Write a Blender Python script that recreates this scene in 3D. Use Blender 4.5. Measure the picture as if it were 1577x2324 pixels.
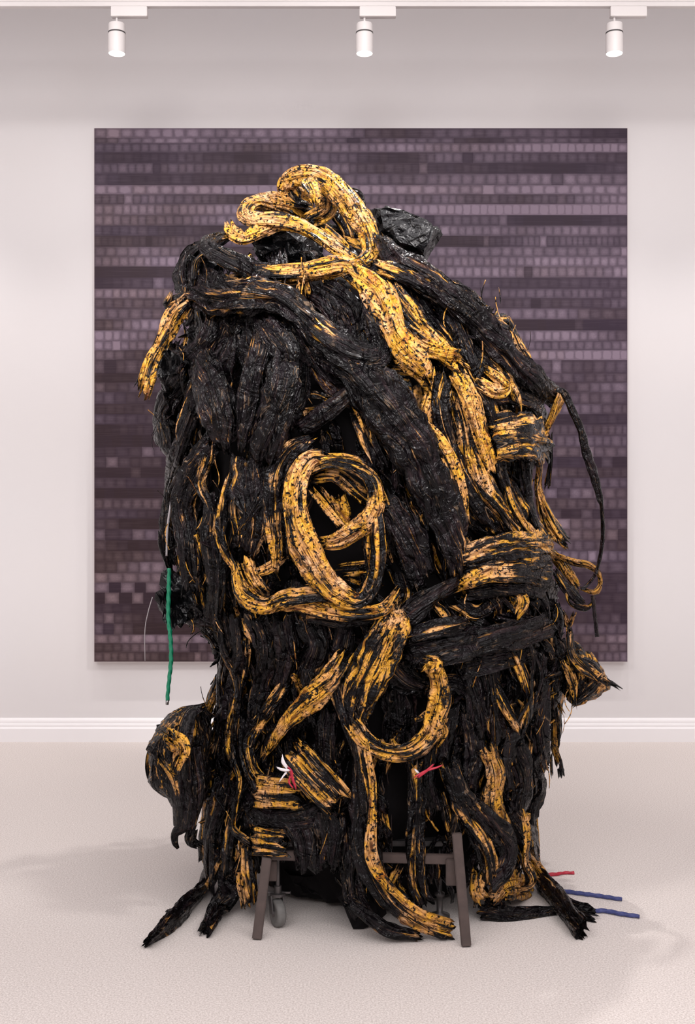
import bpy, bmesh, math, random
import numpy as np
from mathutils import Vector, Matrix

for o in list(bpy.data.objects): bpy.data.objects.remove(o)
S = bpy.context.scene
COL = S.collection
F = 2600.0; CX, CY = 788.5, 1162.0; CAM_H = 1.6      # pinhole: 2600 px focal length at 1577x2324

# ------------------------------------------------------------------ camera
cd = bpy.data.cameras.new('camera'); cam = bpy.data.objects.new('camera', cd); COL.objects.link(cam)
cam.location = (0, 0, CAM_H); cam.rotation_euler = (math.pi/2, 0, 0)
cd.sensor_fit = 'HORIZONTAL'; cd.sensor_width = 36; cd.lens = F/1577*36; cd.clip_end = 60
S.camera = cam

# ------------------------------------------------------------------ world, exposure, lights
w = bpy.data.worlds.new('world'); S.world = w; w.use_nodes = True
w.node_tree.nodes['Background'].inputs[0].default_value = (.8, .78, .8, 1)
w.node_tree.nodes['Background'].inputs[1].default_value = .15
S.view_settings.view_transform = 'Standard'; S.view_settings.look = 'None'
S.view_settings.exposure = 0.22; S.view_settings.gamma = 1.0
try: S.view_settings.use_curve_mapping = False
except Exception: pass

def area(name, loc, rot, sx, sy, e, c=(1, .95, .93)):
    l = bpy.data.lights.new(name, 'AREA'); l.shape = 'RECTANGLE'; l.size = sx; l.size_y = sy
    l.energy = e; l.color = c
    o = bpy.data.objects.new(name, l); COL.objects.link(o); o.location = loc; o.rotation_euler = rot; return o
def spot(name, loc, target, e, deg, blend=1.0, rad=.05, c=(1, .955, .935), parent=None):
    l = bpy.data.lights.new(name, 'SPOT'); l.energy = e; l.spot_size = math.radians(deg); l.spot_blend = blend
    l.shadow_soft_size = rad; l.color = c
    o = bpy.data.objects.new(name, l); COL.objects.link(o); o.location = loc
    o.rotation_euler = (Vector(target)-Vector(loc)).to_track_quat('-Z', 'Y').to_euler()
    return o
area('ceiling_fill', (0, 2.2, 5.1), (0, 0, 0), 8, 6, 146, (1, .975, .985))  # broad unseen fill added under the ceiling for soft, even light
area('front_fill', (0, -1.5, 4.3), (math.radians(38), 0, 0), 7, 2.5, 262, (1, .97, .98))  # fill added behind the camera, tilted forward to brighten the floor
spot('key_spot', (-2.3, 2.3, 4.85), (0, 4.9, 2.1), 640, 38, 1, .5)
spot('key_spot', (2.5, 2.4, 4.85), (0, 4.9, 2.1), 800, 38, 1, .5)
spot('top_spot', (.6, 5.6, 4.95), (.1, 4.9, 2.4), 230, 60, 1, .05)

for x in (-3.6, -2.4, -1.2, 0, 1.2, 2.4, 3.6):                     # wall washers on the next track towards the camera
    spot('wall_washer', (x, 4.3, 5.1), (x, 8.0, 3.95), 190, 36, 1, .5, (1, .965, .955))

# ------------------------------------------------------------------ helpers
def px(x, y, Y):
    "a point at distance Y whose picture position is x, y"
    return Vector(((x-CX)/F*Y, Y, CAM_H-(y-CY)/F*Y))
def link(name, me, mat=None, parent=None, smooth=True, **kw):
    o = bpy.data.objects.new(name, me); COL.objects.link(o)
    if mat is not None: me.materials.append(mat)
    if parent is not None: o.parent = parent
    if smooth and len(me.polygons): me.polygons.foreach_set('use_smooth', [True]*len(me.polygons))
    for k, v in kw.items(): o[k] = v
    return o
def empty(name, loc, label, cat, group=None):
    o = bpy.data.objects.new(name, None); COL.objects.link(o); o.location = loc
    o.empty_display_size = .05
    o['label'] = label; o['category'] = cat
    if group: o['group'] = group
    return o
def box_bm(bm, lo, hi, bev=0.0):
    r = bmesh.ops.create_cube(bm, size=1)
    vs = r['verts']
    for v in vs:
        v.co = Vector([lo[i] + (v.co[i]+.5)*(hi[i]-lo[i]) for i in range(3)])
    if bev:
        es = list({e for v in vs for e in v.link_edges})
        bmesh.ops.bevel(bm, geom=es, offset=bev, segments=2, affect='EDGES')
def beam_bm(bm, a, b, wx, wy, side=(1, 0, 0), bev=.003):
    a, b = Vector(a), Vector(b); t = (b-a).normalized()
    s = Vector(side); s = (s - t*s.dot(t)).normalized(); n = t.cross(s)
    nv = len(bm.verts)
    r = bmesh.ops.create_cube(bm, size=1); L = (b-a).length
    for v in r['verts']:
        c = v.co.copy(); v.co = (a+b)/2 + s*c.x*wx + n*c.y*wy + t*c.z*L
    es = list({e for v in r['verts'] for e in v.link_edges})
    bmesh.ops.bevel(bm, geom=es, offset=bev, segments=2, affect='EDGES')
def lathe_bm(bm, prof, seg=32, axis=Matrix.Identity(4)):
    rings = []
    for r, z in prof:
        rings.append([bm.verts.new(axis @ Vector((r*math.cos(2*math.pi*k/seg), r*math.sin(2*math.pi*k/seg), z))) for k in range(seg)])
    for a, b in zip(rings, rings[1:]):
        for k in range(seg):
            bm.faces.new((a[k], a[(k+1) % seg], b[(k+1) % seg], b[k]))
    return rings
def done(name, bm, mat, parent=None, smooth=False, org=None, **kw):
    bmesh.ops.recalc_face_normals(bm, faces=bm.faces)
    if org is not None:
        for v in bm.verts: v.co -= Vector(org)
    me = bpy.data.meshes.new(name); bm.to_mesh(me); bm.free()
    return link(name, me, mat, parent, smooth, **kw)

# numpy gradient-free value noise, 3D
_rng = np.random.RandomState(7)
_tab = _rng.rand(64, 64, 64)*2-1
def vnoise(p):
    p = np.asarray(p, float); i = np.floor(p).astype(int); f = p-i; f = f*f*(3-2*f)
    def g(a, b, c): return _tab[(i[..., 0]+a) & 63, (i[..., 1]+b) & 63, (i[..., 2]+c) & 63]
    x, y, z = f[..., 0], f[..., 1], f[..., 2]
    c00 = g(0,0,0)*(1-x)+g(1,0,0)*x; c10 = g(0,1,0)*(1-x)+g(1,1,0)*x
    c01 = g(0,0,1)*(1-x)+g(1,0,1)*x; c11 = g(0,1,1)*(1-x)+g(1,1,1)*x
    return (c00*(1-y)+c10*y)*(1-z)+(c01*(1-y)+c11*y)*z
def fbm(p, o=3):
    p = np.asarray(p, float); s = 0; a = 1.0; t = 0
    for k in range(o):
        s = s + a*vnoise(p*2.03**k + 11.7*k); t += a; a *= .5
    return s/t

# ------------------------------------------------------------------ materials
def mat(name):
    m = bpy.data.materials.new(name); m.use_nodes = True
    nt = m.node_tree; b = nt.nodes['Principled BSDF']
    return m, nt, b
def N(nt, t, **kw):
    n = nt.nodes.new(t)
    for k, v in kw.items():
        if k == 'inp':
            for kk, vv in v.items(): n.inputs[kk].default_value = vv
        else: setattr(n, k, v)
    return n
def math_n(nt, op, a, b=None, c=None, clamp=False):
    n = nt.nodes.new('ShaderNodeMath'); n.operation = op; n.use_clamp = clamp
    for i, v in enumerate((a, b, c)):
        if v is None: continue
        if isinstance(v, (int, float)): n.inputs[i].default_value = v
        else: nt.links.new(v, n.inputs[i])
    return n.outputs[0]
def mix_c(nt, f, a, b):
    n = nt.nodes.new('ShaderNodeMix'); n.data_type = 'RGBA'
    for i, v in ((0, f), (6, a), (7, b)):
        if isinstance(v, (int, float)): n.inputs[i].default_value = v
        elif isinstance(v, tuple): n.inputs[i].default_value = v if len(v) == 4 else v+(1,)
        else: nt.links.new(v, n.inputs[i])
    return n.outputs[2]
def simple(name, c, rough=.5, metal=0.0, noise=0.0, scale=30.0, bump=0.0, spec=.5):
    m, nt, b = mat(name)
    b.inputs['Base Color'].default_value = c+(1,); b.inputs['Roughness'].default_value = rough
    b.inputs['Metallic'].default_value = metal; b.inputs['Specular IOR Level'].default_value = spec
    tc = N(nt, 'ShaderNodeTexCoord')
    if noise or bump:
        n = N(nt, 'ShaderNodeTexNoise', inp={'Scale': scale, 'Detail': 4.0}); nt.links.new(tc.outputs['Object'], n.inputs['Vector'])
    if noise:
        d = tuple(max(0, x*(1-noise)) for x in c); l = tuple(min(1, x*(1+noise)) for x in c)
        nt.links.new(mix_c(nt, n.outputs['Fac'], d, l), b.inputs['Base Color'])
    if bump:
        bp = N(nt, 'ShaderNodeBump', inp={'Strength': bump, 'Distance': .004}); nt.links.new(n.outputs['Fac'], bp.inputs['Height'])
        nt.links.new(bp.outputs[0], b.inputs['Normal'])
    return m

def strap_material():
    m, nt, b = mat('painted_rubber')
    L = nt.links.new
    fib = N(nt, 'ShaderNodeAttribute', attribute_name='fib')
    ye = N(nt, 'ShaderNodeAttribute', attribute_name='yel')
    tc = N(nt, 'ShaderNodeTexCoord')
    def noise(src, sc_, de, ro=.55, di=.0):
        n = N(nt, 'ShaderNodeTexNoise', inp={'Scale': sc_, 'Detail': de, 'Roughness': ro, 'Distortion': di}); L(src, n.inputs['Vector']); return n.outputs['Fac']
    F_, O_ = fib.outputs['Vector'], tc.outputs['Object']
    st = noise(F_, 55.0, 3.0, .5, .35); fine = noise(F_, 150.0, 3.0, .6, .2); vein = noise(F_, 40.0, 2.0, .5, .9)
    sp = noise(O_, 85.0, 3.0, .55); lo = noise(O_, 8.0, 3.0); cru = noise(O_, 24.0, 2.0, .5, .8); wr = noise(O_, 11.0, 3.0, .5, 1.0)
    s = math_n(nt, 'MULTIPLY_ADD', fine, .30, math_n(nt, 'MULTIPLY', st, .70))
    s = math_n(nt, 'MULTIPLY_ADD', math_n(nt, 'SUBTRACT', lo, .5), .25, s)
    thr = math_n(nt, 'MULTIPLY_ADD', ye.outputs['Fac'], -.315, .668)
    mk = math_n(nt, 'MULTIPLY', math_n(nt, 'SUBTRACT', s, thr), 22, clamp=True)
    spots = math_n(nt, 'MULTIPLY', math_n(nt, 'SUBTRACT', math_n(nt, 'MULTIPLY_ADD', st, -.30, math_n(nt, 'ADD', sp, .15)), .56), 22, clamp=True)
    mk = math_n(nt, 'MULTIPLY', mk, math_n(nt, 'SUBTRACT', 1.0, spots), clamp=True)
    stain = math_n(nt, 'MULTIPLY', math_n(nt, 'SUBTRACT', noise(O_, 21.0, 5.0, .65, .3), .60), 16, clamp=True)
    mk = math_n(nt, 'MULTIPLY', mk, math_n(nt, 'SUBTRACT', 1.0, stain), clamp=True)
    r1 = N(nt, 'ShaderNodeValToRGB'); e = r1.color_ramp
    e.elements[0].position = .34; e.elements[0].color = (.44, .15, .025, 1)
    e.elements[1].position = .66; e.elements[1].color = (.74, .44, .23, 1)
    x = e.elements.new(.43); x.color = (.76, .38, .035, 1)
    x = e.elements.new(.54); x.color = (.70, .34, .10, 1)
    L(math_n(nt, 'MULTIPLY_ADD', cru, .5, math_n(nt, 'MULTIPLY', lo, .5)), r1.inputs['Fac'])
    ycol = mix_c(nt, math_n(nt, 'MULTIPLY', math_n(nt, 'SUBTRACT', fine, .36), 7, clamp=True), (.13, .045, .015), r1.outputs[0])
    r2 = N(nt, 'ShaderNodeValToRGB'); e = r2.color_ramp
    e.elements[0].position = .44; e.elements[0].color = (.0025, .002, .0025, 1)
    e.elements[1].position = .72; e.elements[1].color = (.075, .030, .014, 1)
    x = e.elements.new(.54); x.color = (.007, .005, .0065, 1)
    x = e.elements.new(.63); x.color = (.020, .012, .014, 1)
    L(s, r2.inputs['Fac'])
    # thin pale veins of dried paint along the fibre
    vl = math_n(nt, 'SUBTRACT', 1.0, math_n(nt, 'MULTIPLY', math_n(nt, 'ABSOLUTE', math_n(nt, 'SUBTRACT', vein, .5)), 75), clamp=True)
    vl = math_n(nt, 'MULTIPLY', vl, math_n(nt, 'MULTIPLY', math_n(nt, 'SUBTRACT', cru, .48), 9, clamp=True))
    vl = math_n(nt, 'MULTIPLY', vl, math_n(nt, 'MULTIPLY_ADD', ye.outputs['Fac'], .9, .30, clamp=True))
    blk = mix_c(nt, vl, r2.outputs[0], (.42, .27, .16))
    L(mix_c(nt, mk, blk, ycol), b.inputs['Base Color'])
    h = math_n(nt, 'MULTIPLY_ADD', fine, .28, math_n(nt, 'MULTIPLY', st, 1.5))
    h = math_n(nt, 'MULTIPLY_ADD', cru, .5, h)
    h = math_n(nt, 'MULTIPLY_ADD', math_n(nt, 'ABSOLUTE', math_n(nt, 'SUBTRACT', wr, .5)), 2.2, h)
    h = math_n(nt, 'MULTIPLY_ADD', mk, .12, h)
    bp = N(nt, 'ShaderNodeBump', inp={'Strength': 1.0, 'Distance': .028}); L(h, bp.inputs['Height']); L(bp.outputs[0], b.inputs['Normal'])
    rg = math_n(nt, 'MULTIPLY_ADD', math_n(nt, 'SUBTRACT', cru, .5), .9, .22, clamp=True)
    rg = math_n(nt, 'MAXIMUM', rg, .10)
    L(math_n(nt, 'MULTIPLY_ADD', mk, .22, rg), b.inputs['Roughness'])
    b.inputs['Specular IOR Level'].default_value = .20
    return m
M_STRAP = strap_material()
def bag_material():
    m, nt, b = mat('black_plastic'); L = nt.links.new
    tc = N(nt, 'ShaderNodeTexCoord')
    n = N(nt, 'ShaderNodeTexNoise', inp={'Scale': 14.0, 'Detail': 5.0, 'Distortion': 1.2}); L(tc.outputs['Object'], n.inputs['Vector'])
    v = N(nt, 'ShaderNodeTexVoronoi', inp={'Scale': 16.0}); L(tc.outputs['Object'], v.inputs['Vector'])
    h = math_n(nt, 'ADD', n.outputs['Fac'], math_n(nt, 'MULTIPLY', v.outputs['Distance'], .7))
    bp = N(nt, 'ShaderNodeBump', inp={'Strength': .8, 'Distance': .03}); L(h, bp.inputs['Height']); L(bp.outputs[0], b.inputs['Normal'])
    b.inputs['Base Color'].default_value = (.004, .004, .005, 1); b.inputs['Roughness'].default_value = .24; b.inputs['Specular IOR Level'].default_value = .4
    return m
M_BAG = bag_material()
M_CORE = simple('black_core', (.004, .003, .0035), .8, noise=.5, bump=.6, spec=.15)  # near-black, shows through the gaps between the straps
M_WHITE = simple('white_enamel', (.80, .76, .75), .45)
M_RING = simple('grey_gasket', (.06, .055, .055), .6)
M_WOOD = simple('grey_brown_wood', (.060, .040, .035), .7, noise=.45, scale=22, bump=.4)
M_METAL = simple('dull_metal', (.11, .10, .10), .5, .8, noise=.3)
M_RUBBER = simple('grey_rubber', (.13, .125, .12), .7, noise=.3, scale=60)
M_GREEN = simple('green_rope_fibre', (.0, .17, .085), .5, noise=.35, scale=120)
M_BLUE = simple('blue_rope_fibre', (.035, .045, .16), .6, noise=.5, scale=150)
M_RED = simple('red_rope_fibre', (.42, .012, .035), .5, noise=.4, scale=120)
M_WHT = simple('white_ribbon', (.75, .70, .72), .5)
M_CABLE = simple('brown_black_cable', (.018, .010, .010), .38, noise=.5, scale=40, bump=.5)
M_NYLON = simple('nylon_thread', (.35, .32, .33), .3)

def lamp_material():
    m, nt, b = mat('lamp_glow')
    b.inputs['Emission Color'].default_value = (1, .97, .93, 1); b.inputs['Emission Strength'].default_value = 3.5
    return m
M_LAMP = lamp_material()

def wall_material():
    m, nt, b = mat('wall_paint'); L = nt.links.new
    tc = N(nt, 'ShaderNodeTexCoord')
    n = N(nt, 'ShaderNodeTexNoise', inp={'Scale': 1.2, 'Detail': 2.0}); L(tc.outputs['Object'], n.inputs['Vector'])
    L(mix_c(nt, n.outputs['Fac'], (.72, .69, .688), (.72, .70, .71)), b.inputs['Base Color'])
    n2 = N(nt, 'ShaderNodeTexNoise', inp={'Scale': 180.0, 'Detail': 2.0}); L(tc.outputs['Object'], n2.inputs['Vector'])
    bp = N(nt, 'ShaderNodeBump', inp={'Strength': .05, 'Distance': .002}); L(n2.outputs['Fac'], bp.inputs['Height']); L(bp.outputs[0], b.inputs['Normal'])
    b.inputs['Roughness'].default_value = .8; b.inputs['Specular IOR Level'].default_value = .2
    return m
M_WALL = wall_material()
M_BASE = simple('baseboard_paint', (.86, .84, .85), .4)
def floor_material():
    m, nt, b = mat('speckled_floor'); L = nt.links.new
    tc = N(nt, 'ShaderNodeTexCoord')
    a = N(nt, 'ShaderNodeTexNoise', inp={'Scale': 150.0, 'Detail': 3.0, 'Roughness': .8}); L(tc.outputs['Object'], a.inputs['Vector'])
    c = N(nt, 'ShaderNodeTexNoise', inp={'Scale': 1.6, 'Detail': 3.0}); L(tc.outputs['Object'], c.inputs['Vector'])
    f = math_n(nt, 'MULTIPLY', math_n(nt, 'SUBTRACT', a.outputs['Fac'], .36), 3.4, clamp=True)
    col = mix_c(nt, f, (.50, .44, .41), (.86, .80, .765))
    col = mix_c(nt, math_n(nt, 'MULTIPLY', math_n(nt, 'SUBTRACT', c.outputs['Fac'], .35), 1.2, clamp=True), col, (.70, .62, .575))
    col = mix_c(nt, .75, col, mix_c(nt, f, (.52, .46, .43), (.86, .80, .77)))
    L(col, b.inputs['Base Color'])
    bp = N(nt, 'ShaderNodeBump', inp={'Strength': .02, 'Distance': .0005}); L(a.outputs['Fac'], bp.inputs['Height']); L(bp.outputs[0], b.inputs['Normal'])
    b.inputs['Roughness'].default_value = .62; b.inputs['Specular IOR Level'].default_value = .3
    return m
M_FLOOR = floor_material()
def canvas_material():
    m, nt, b = mat('painted_canvas'); L = nt.links.new
    t = N(nt, 'ShaderNodeAttribute', attribute_name='tone'); hue = N(nt, 'ShaderNodeAttribute', attribute_name='hue')
    uv = N(nt, 'ShaderNodeUVMap', uv_map='UVMap'); tc = N(nt, 'ShaderNodeTexCoord')
    wn = N(nt, 'ShaderNodeTexNoise', inp={'Scale': 22.0, 'Detail': 3.0}); L(tc.outputs['Object'], wn.inputs['Vector'])
    va = N(nt, 'ShaderNodeVectorMath', operation='MULTIPLY_ADD'); L(wn.outputs['Color'], va.inputs[0]); va.inputs[1].default_value = (.26, .26, 0); L(uv.outputs[0], va.inputs[2])
    se = N(nt, 'ShaderNodeSeparateXYZ'); L(va.outputs[0], se.inputs[0])
    def edge(o):
        d = math_n(nt, 'ABSOLUTE', math_n(nt, 'SUBTRACT', o, .63))
        return math_n(nt, 'SUBTRACT', 1.0, math_n(nt, 'POWER', math_n(nt, 'MULTIPLY', d, 2.25, clamp=True), 2.4))
    pad = math_n(nt, 'MULTIPLY', edge(se.outputs['X']), edge(se.outputs['Y']), clamp=True)
    br = N(nt, 'ShaderNodeTexNoise', inp={'Scale': 70.0, 'Detail': 4.0, 'Roughness': .7}); L(tc.outputs['Object'], br.inputs['Vector'])
    mp = N(nt, 'ShaderNodeMapping'); mp.inputs['Scale'].default_value = (3, 1, 60); L(tc.outputs['Object'], mp.inputs['Vector'])
    hs = N(nt, 'ShaderNodeTexNoise', inp={'Scale': 1.5, 'Detail': 3.0}); L(mp.outputs[0], hs.inputs['Vector'])
    k = math_n(nt, 'MULTIPLY', pad, math_n(nt, 'MULTIPLY_ADD', br.outputs['Fac'], 1.5, .25))
    kk = math_n(nt, 'SUBTRACT', 1.0, math_n(nt, 'MULTIPLY_ADD', t.outputs['Fac'], -.55, .85))
    k = math_n(nt, 'MULTIPLY', math_n(nt, 'MULTIPLY_ADD', k, math_n(nt, 'MULTIPLY_ADD', t.outputs['Fac'], .8, .25), kk), t.outputs['Fac'])
    k = math_n(nt, 'MULTIPLY_ADD', math_n(nt, 'SUBTRACT', hs.outputs['Fac'], .5), .22, k, clamp=True)
    dark = mix_c(nt, hue.outputs['Fac'], (.022, .008, .011), (.024, .011, .026))
    lite = mix_c(nt, hue.outputs['Fac'], (.225, .152, .158), (.215, .160, .212))
    L(mix_c(nt, k, dark, lite), b.inputs['Base Color'])
    bp = N(nt, 'ShaderNodeBump', inp={'Strength': .3, 'Distance': .003}); L(k, bp.inputs['Height']); L(bp.outputs[0], b.inputs['Normal'])
    b.inputs['Roughness'].default_value = .6; b.inputs['Specular IOR Level'].default_value = .3
    return m
M_CANVAS = canvas_material()

# ------------------------------------------------------------------ the room
WY = 8.0; CZ = 5.25; RX = 6.0; FY = -4.0
def struct(name, lo, hi, m):
    bm = bmesh.new(); box_bm(bm, lo, hi); return done(name, bm, m, kind='structure')
struct('floor', (-RX-.2, FY-.2, -.2), (RX+.2, WY+.2, 0), M_FLOOR)
struct('wall_back', (-RX-.2, WY, 0), (RX+.2, WY+.2, CZ), M_WALL)
struct('wall_left', (-RX-.2, FY, 0), (-RX, WY, CZ), M_WALL)
struct('wall_right', (RX, FY, 0), (RX+.2, WY, CZ), M_WALL)
struct('wall_front', (-RX-.2, FY-.2, 0), (RX+.2, FY, CZ), M_WALL)
struct('ceiling', (-RX-.2, FY-.2, CZ), (RX+.2, WY+.2, CZ+.2), M_WALL)
bm = bmesh.new()                                    # moulded baseboard: plain face, two rounded steps on top
prof = [(0, 0), (.034, 0), (.034, .082), (.030, .088), (.026, .092), (.0255, .104), (.023, .110), (.018, .114), (.0175, .126), (.014, .135), (.008, .142), (0, .146)]
prof = [(a, b*1.12) for a, b in prof]
rows = [[bm.verts.new((x, WY-a, b)) for a, b in prof] for x in (-RX, RX)]
for i in range(len(prof)-1): bm.faces.new((rows[0][i], rows[0][i+1], rows[1][i+1], rows[1][i]))
bm.faces.new(rows[0]); bm.faces.new(rows[1][::-1])
done('baseboard_back', bm, M_BASE, kind='structure')

# ------------------------------------------------------------------ track and its three spotlights
TY = 6.8
tr = empty('lighting_track', (0, TY, px(0, 17, TY).z), 'long white lighting track running across the top in front of the wall', 'lighting track')
zt = px(0, 17, TY).z
bm = bmesh.new(); box_bm(bm, (-RX+.01, -.02, 0), (RX-.01, .02, .026), .002); box_bm(bm, (-RX+.01, -.017, .028), (RX-.01, .017, .05), .002)
done('rail', bm, M_WHITE, tr)
for x in (-4, -1.7, 1.7, 4):
    bm = bmesh.new(); lathe_bm(bm, [(.005, .04), (.005, CZ-zt)], 10, Matrix.Translation((x, 0, 0))); done('hanger_rod', bm, M_WHITE, tr, True)
def track_spot(hx, hy, ax0, ax1, label):
    a = px(hx, 122, TY); sc = TY/F
    t = empty('track_spotlight', (a.x, TY, a.z), label, 'spotlight', 'spotlights on the ceiling track')
    R = 19.5*sc; dy = (122-hy)*sc
    z0 = dy + 2*sc
    def Z(p): return (122-p)*sc
    # adapter hooks under the rail
    bm = bmesh.new(); box_bm(bm, ((ax0-hx)*sc, -.022, Z(40)), ((ax1-hx)*sc, .022, zt-a.z-.0002), .003); done('adapter', bm, M_WHITE, t)
    bm = bmesh.new(); lathe_bm(bm, [(.0, Z(39)), (.0065, Z(39)), (.0065, Z(55)-.001), (0, Z(55)-.001)], 14); done('stem', bm, M_WHITE, t, True)
    top = Z(55-(122-hy)*0)
    bm = bmesh.new(); lathe_bm(bm, [(0, top), (R*.93, top), (R*.96, top-.004), (R*.97, Z(74)), (0, Z(74))], 40); done('driver_cap', bm, M_WHITE, t, True)
    bm = bmesh.new(); lathe_bm(bm, [(0, Z(74)), (R*1.0, Z(74)-.0002), (R*1.0, Z(77)), (0, Z(77))], 40); done('gap_ring', bm, M_RING, t, True)
    bm = bmesh.new(); lathe_bm(bm, [(0, Z(77)), (R*.98, Z(77)-.0002), (R, Z(79)), (R, .003), (R*.985, 0), (R*.94, 0), (R*.93, .008)], 40); done('barrel', bm, M_WHITE, t, True)
    bm = bmesh.new(); lathe_bm(bm, [(0, .002), (R*.5, .003), (R*.93, .006)], 40); done('lens', bm, M_LAMP, t, True)
    for o in t.children:
        if o.name.startswith(('driver', 'gap', 'barrel')):
            md = o.modifiers.new('e', 'EDGE_SPLIT'); md.split_angle = math.radians(40)
    s = spot('track_beam', (a.x, TY, a.z-.01), (a.x, WY-.1, .2), 80, 92, 1, .045)
    return t
track_spot(265, 122, 253, 335, 'white cylinder spotlight above the upper left corner of the painting, leftmost of three')
track_spot(827, 122, 816, 898, 'white cylinder spotlight above the middle of the painting, centre one of three')
track_spot(1394, 120, 1384, 1466, 'white cylinder spotlight above the upper right corner of the painting, rightmost of three')

for x in (-4.2, -2.9, 2.95, 4.3):                    # beams added without fixtures past both frame sides, to even out the wall light
    spot('track_beam', (x, TY, px(0, 122, TY).z-.01), (x, WY-.1, .2), 78, 92, 1, .045)

# ------------------------------------------------------------------ the painting
rowsP = [(313,.62,.5,.32,30),(325,.45,.4,.42,28),(346,.18,.6,.75,20),(370,.15,.35,.4,21),(394,.32,.5,.2,19),(420,.15,.4,.55,26),
 (441,.62,.78,.72,28),(463.5,.38,.45,.48,19),(488,.66,.62,.85,19),(512,.62,.3,.2,20),(535,.15,.35,.55,20),(560,.45,.3,.35,14),
 (582,.5,.4,.5,24),(605,.55,.5,.55,18),(630,.15,.4,.62,20),(655,.12,.3,.25,22),(677,.6,.5,.35,19),(700,.45,.4,.35,21),(725,.4,.4,.5,26),
 (750,.52,.3,.1,20),(774,.55,.4,.5,20),(795,.45,.4,.38,18),(817,.4,.5,.75,21),(847,.38,.4,.42,24),(868,.3,.4,.42,22),(890,.28,.3,.45,26),
 (917,.2,.3,.45,24),(940,.32,.3,.42,22),(963,.15,.2,.2,22),(988,.22,.3,.42,18),(1014,.12,.3,.38,22),(1037,.2,.3,.5,26),(1061,.28,.2,.12,24),
 (1084,.1,.2,.45,20),(1108,.18,.2,.3,24),(1131,.15,.2,.5,26),(1156,.45,.2,.5,22),(1177,.15,.2,.2,22),(1201,.32,.2,.5,28),(1226,.4,.2,.62,28),
 (1250,.36,.2,.42,24),(1275,.45,.2,.35,22),(1300,.5,.2,.35,26),(1322,.6,.2,.3,30),(1345,.2,.2,.2,28),(1370,.35,.2,.2,28),(1392,.12,.2,.25,22),
 (1415,.3,.2,.32,24),(1440,.3,.2,.35,22),(1460,.55,.3,.58,26),(1480,.42,.3,.5,22),(1501.5,.5,.3,.45,18)]
PY = WY-.085
pt = empty('painting', (px(818.5, 0, PY).x, WY, px(0, 1501.5, PY).z), 'large square plum painting of brushed grid cells hanging on the white wall', 'painting')
org = Vector(pt.location)
rnd = random.Random(3)
vs, fs, tone, hue, uvs = [], [], [], [], []
y0 = 291.0
for ri, (y1, l, c, r, wd) in enumerate(rowsP):
    x = 214.0
    while x < 1423.5:
        x1 = x + wd*rnd.uniform(.85, 1.2)
        if 1423.5-x1 < wd*.5: x1 = 1423.5
        m = ((x+x1)/2-214)/1209
        t = l+(c-l)*min(1, m/.45) if m < .45 else c+(r-c)*min(1, (m-.45)/.4)
        n = float(fbm(np.array([m*7, ri*3.1, 2.0]), 2))
        t = (t-.4)*1.3+.38 + n*.38 + rnd.uniform(-.06, .06)
        if rnd.random() < (.10 if y1 > 1000 else .03): t += rnd.choice((-.3, .28))
        if y1 in (1345, 1370) and m < .12: t = .0 if (int(m*40)+(y1 == 1370)) % 2 else .6
        t = max(.0, min(1, t)); h = max(0, min(1, .75-.6*(y1-291)/1210 + .45*m + rnd.uniform(-.1, .1) + n*.6))
        b0 = len(vs)
        for (a, b) in ((x, y1), (x1, y1), (x1, y0), (x, y0)): vs.append(px(a, b, PY)-org)
        fs.append((b0, b0+1, b0+2, b0+3)); tone += [t]*4; hue += [h]*4; uvs += [0, 0, 1, 0, 1, 1, 0, 1]
        x = x1
    y0 = y1
me = bpy.data.meshes.new('painted_face'); me.from_pydata([tuple(v) for v in vs], [], fs)
for nm, dt in (('tone', tone), ('hue', hue)):
    a = me.attributes.new(nm, 'FLOAT', 'POINT'); a.data.foreach_set('value', dt)
u = me.uv_layers.new(name='UVMap'); u.data.foreach_set('uv', uvs)
link('painted_face', me, M_CANVAS, pt, False)
a, b = px(212.6, 1502.6, PY)-org, px(1424.6, 290.2, PY)-org
bm = bmesh.new(); box_bm(bm, (a.x, -.084, a.z), (b.x, -.0005, b.z), .002)
done('stretched_canvas', bm, simple('canvas_edge', (.62, .55, .55), .8, noise=.1), pt)

# ------------------------------------------------------------------ the sculpture: body surface
YC = 4.95
PR = np.array([ # picture row (at the axis), left, right, depth radius
 (470, 640, 820, .12), (510, 560, 850, .25), (550, 480, 880, .36), (600, 435, 950, .46), (650, 428, 1010, .52), (700, 432, 1085, .57), (760, 425, 1140, .60), (820, 385, 1180, .63),
 (900, 368, 1235, .65), (980, 360, 1235, .65), (1100, 385, 1225, .66), (1200, 380, 1235, .66), (1300, 385, 1265, .65), (1400, 430, 1275, .63),
 (1500, 490, 1285, .60), (1600, 482, 1265, .58), (1700, 465, 1258, .57), (1800, 462, 1215, .57), (1900, 462, 1200, .58), (1960, 470, 1200, .60), (2015, 480, 1215, .62)], float)
PR[7:, 1] += 14; PR[7:, 2] -= 20
def prof_at(z):
    pc = CY+(CAM_H-z)*F/YC
    l = np.interp(pc, PR[:, 0], PR[:, 1]); r = np.interp(pc, PR[:, 0], PR[:, 2]); R = np.interp(pc, PR[:, 0], PR[:, 3])
    return ((l+r)/2-CX)/F*YC, (r-l)/2/F*YC, R, pc
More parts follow.
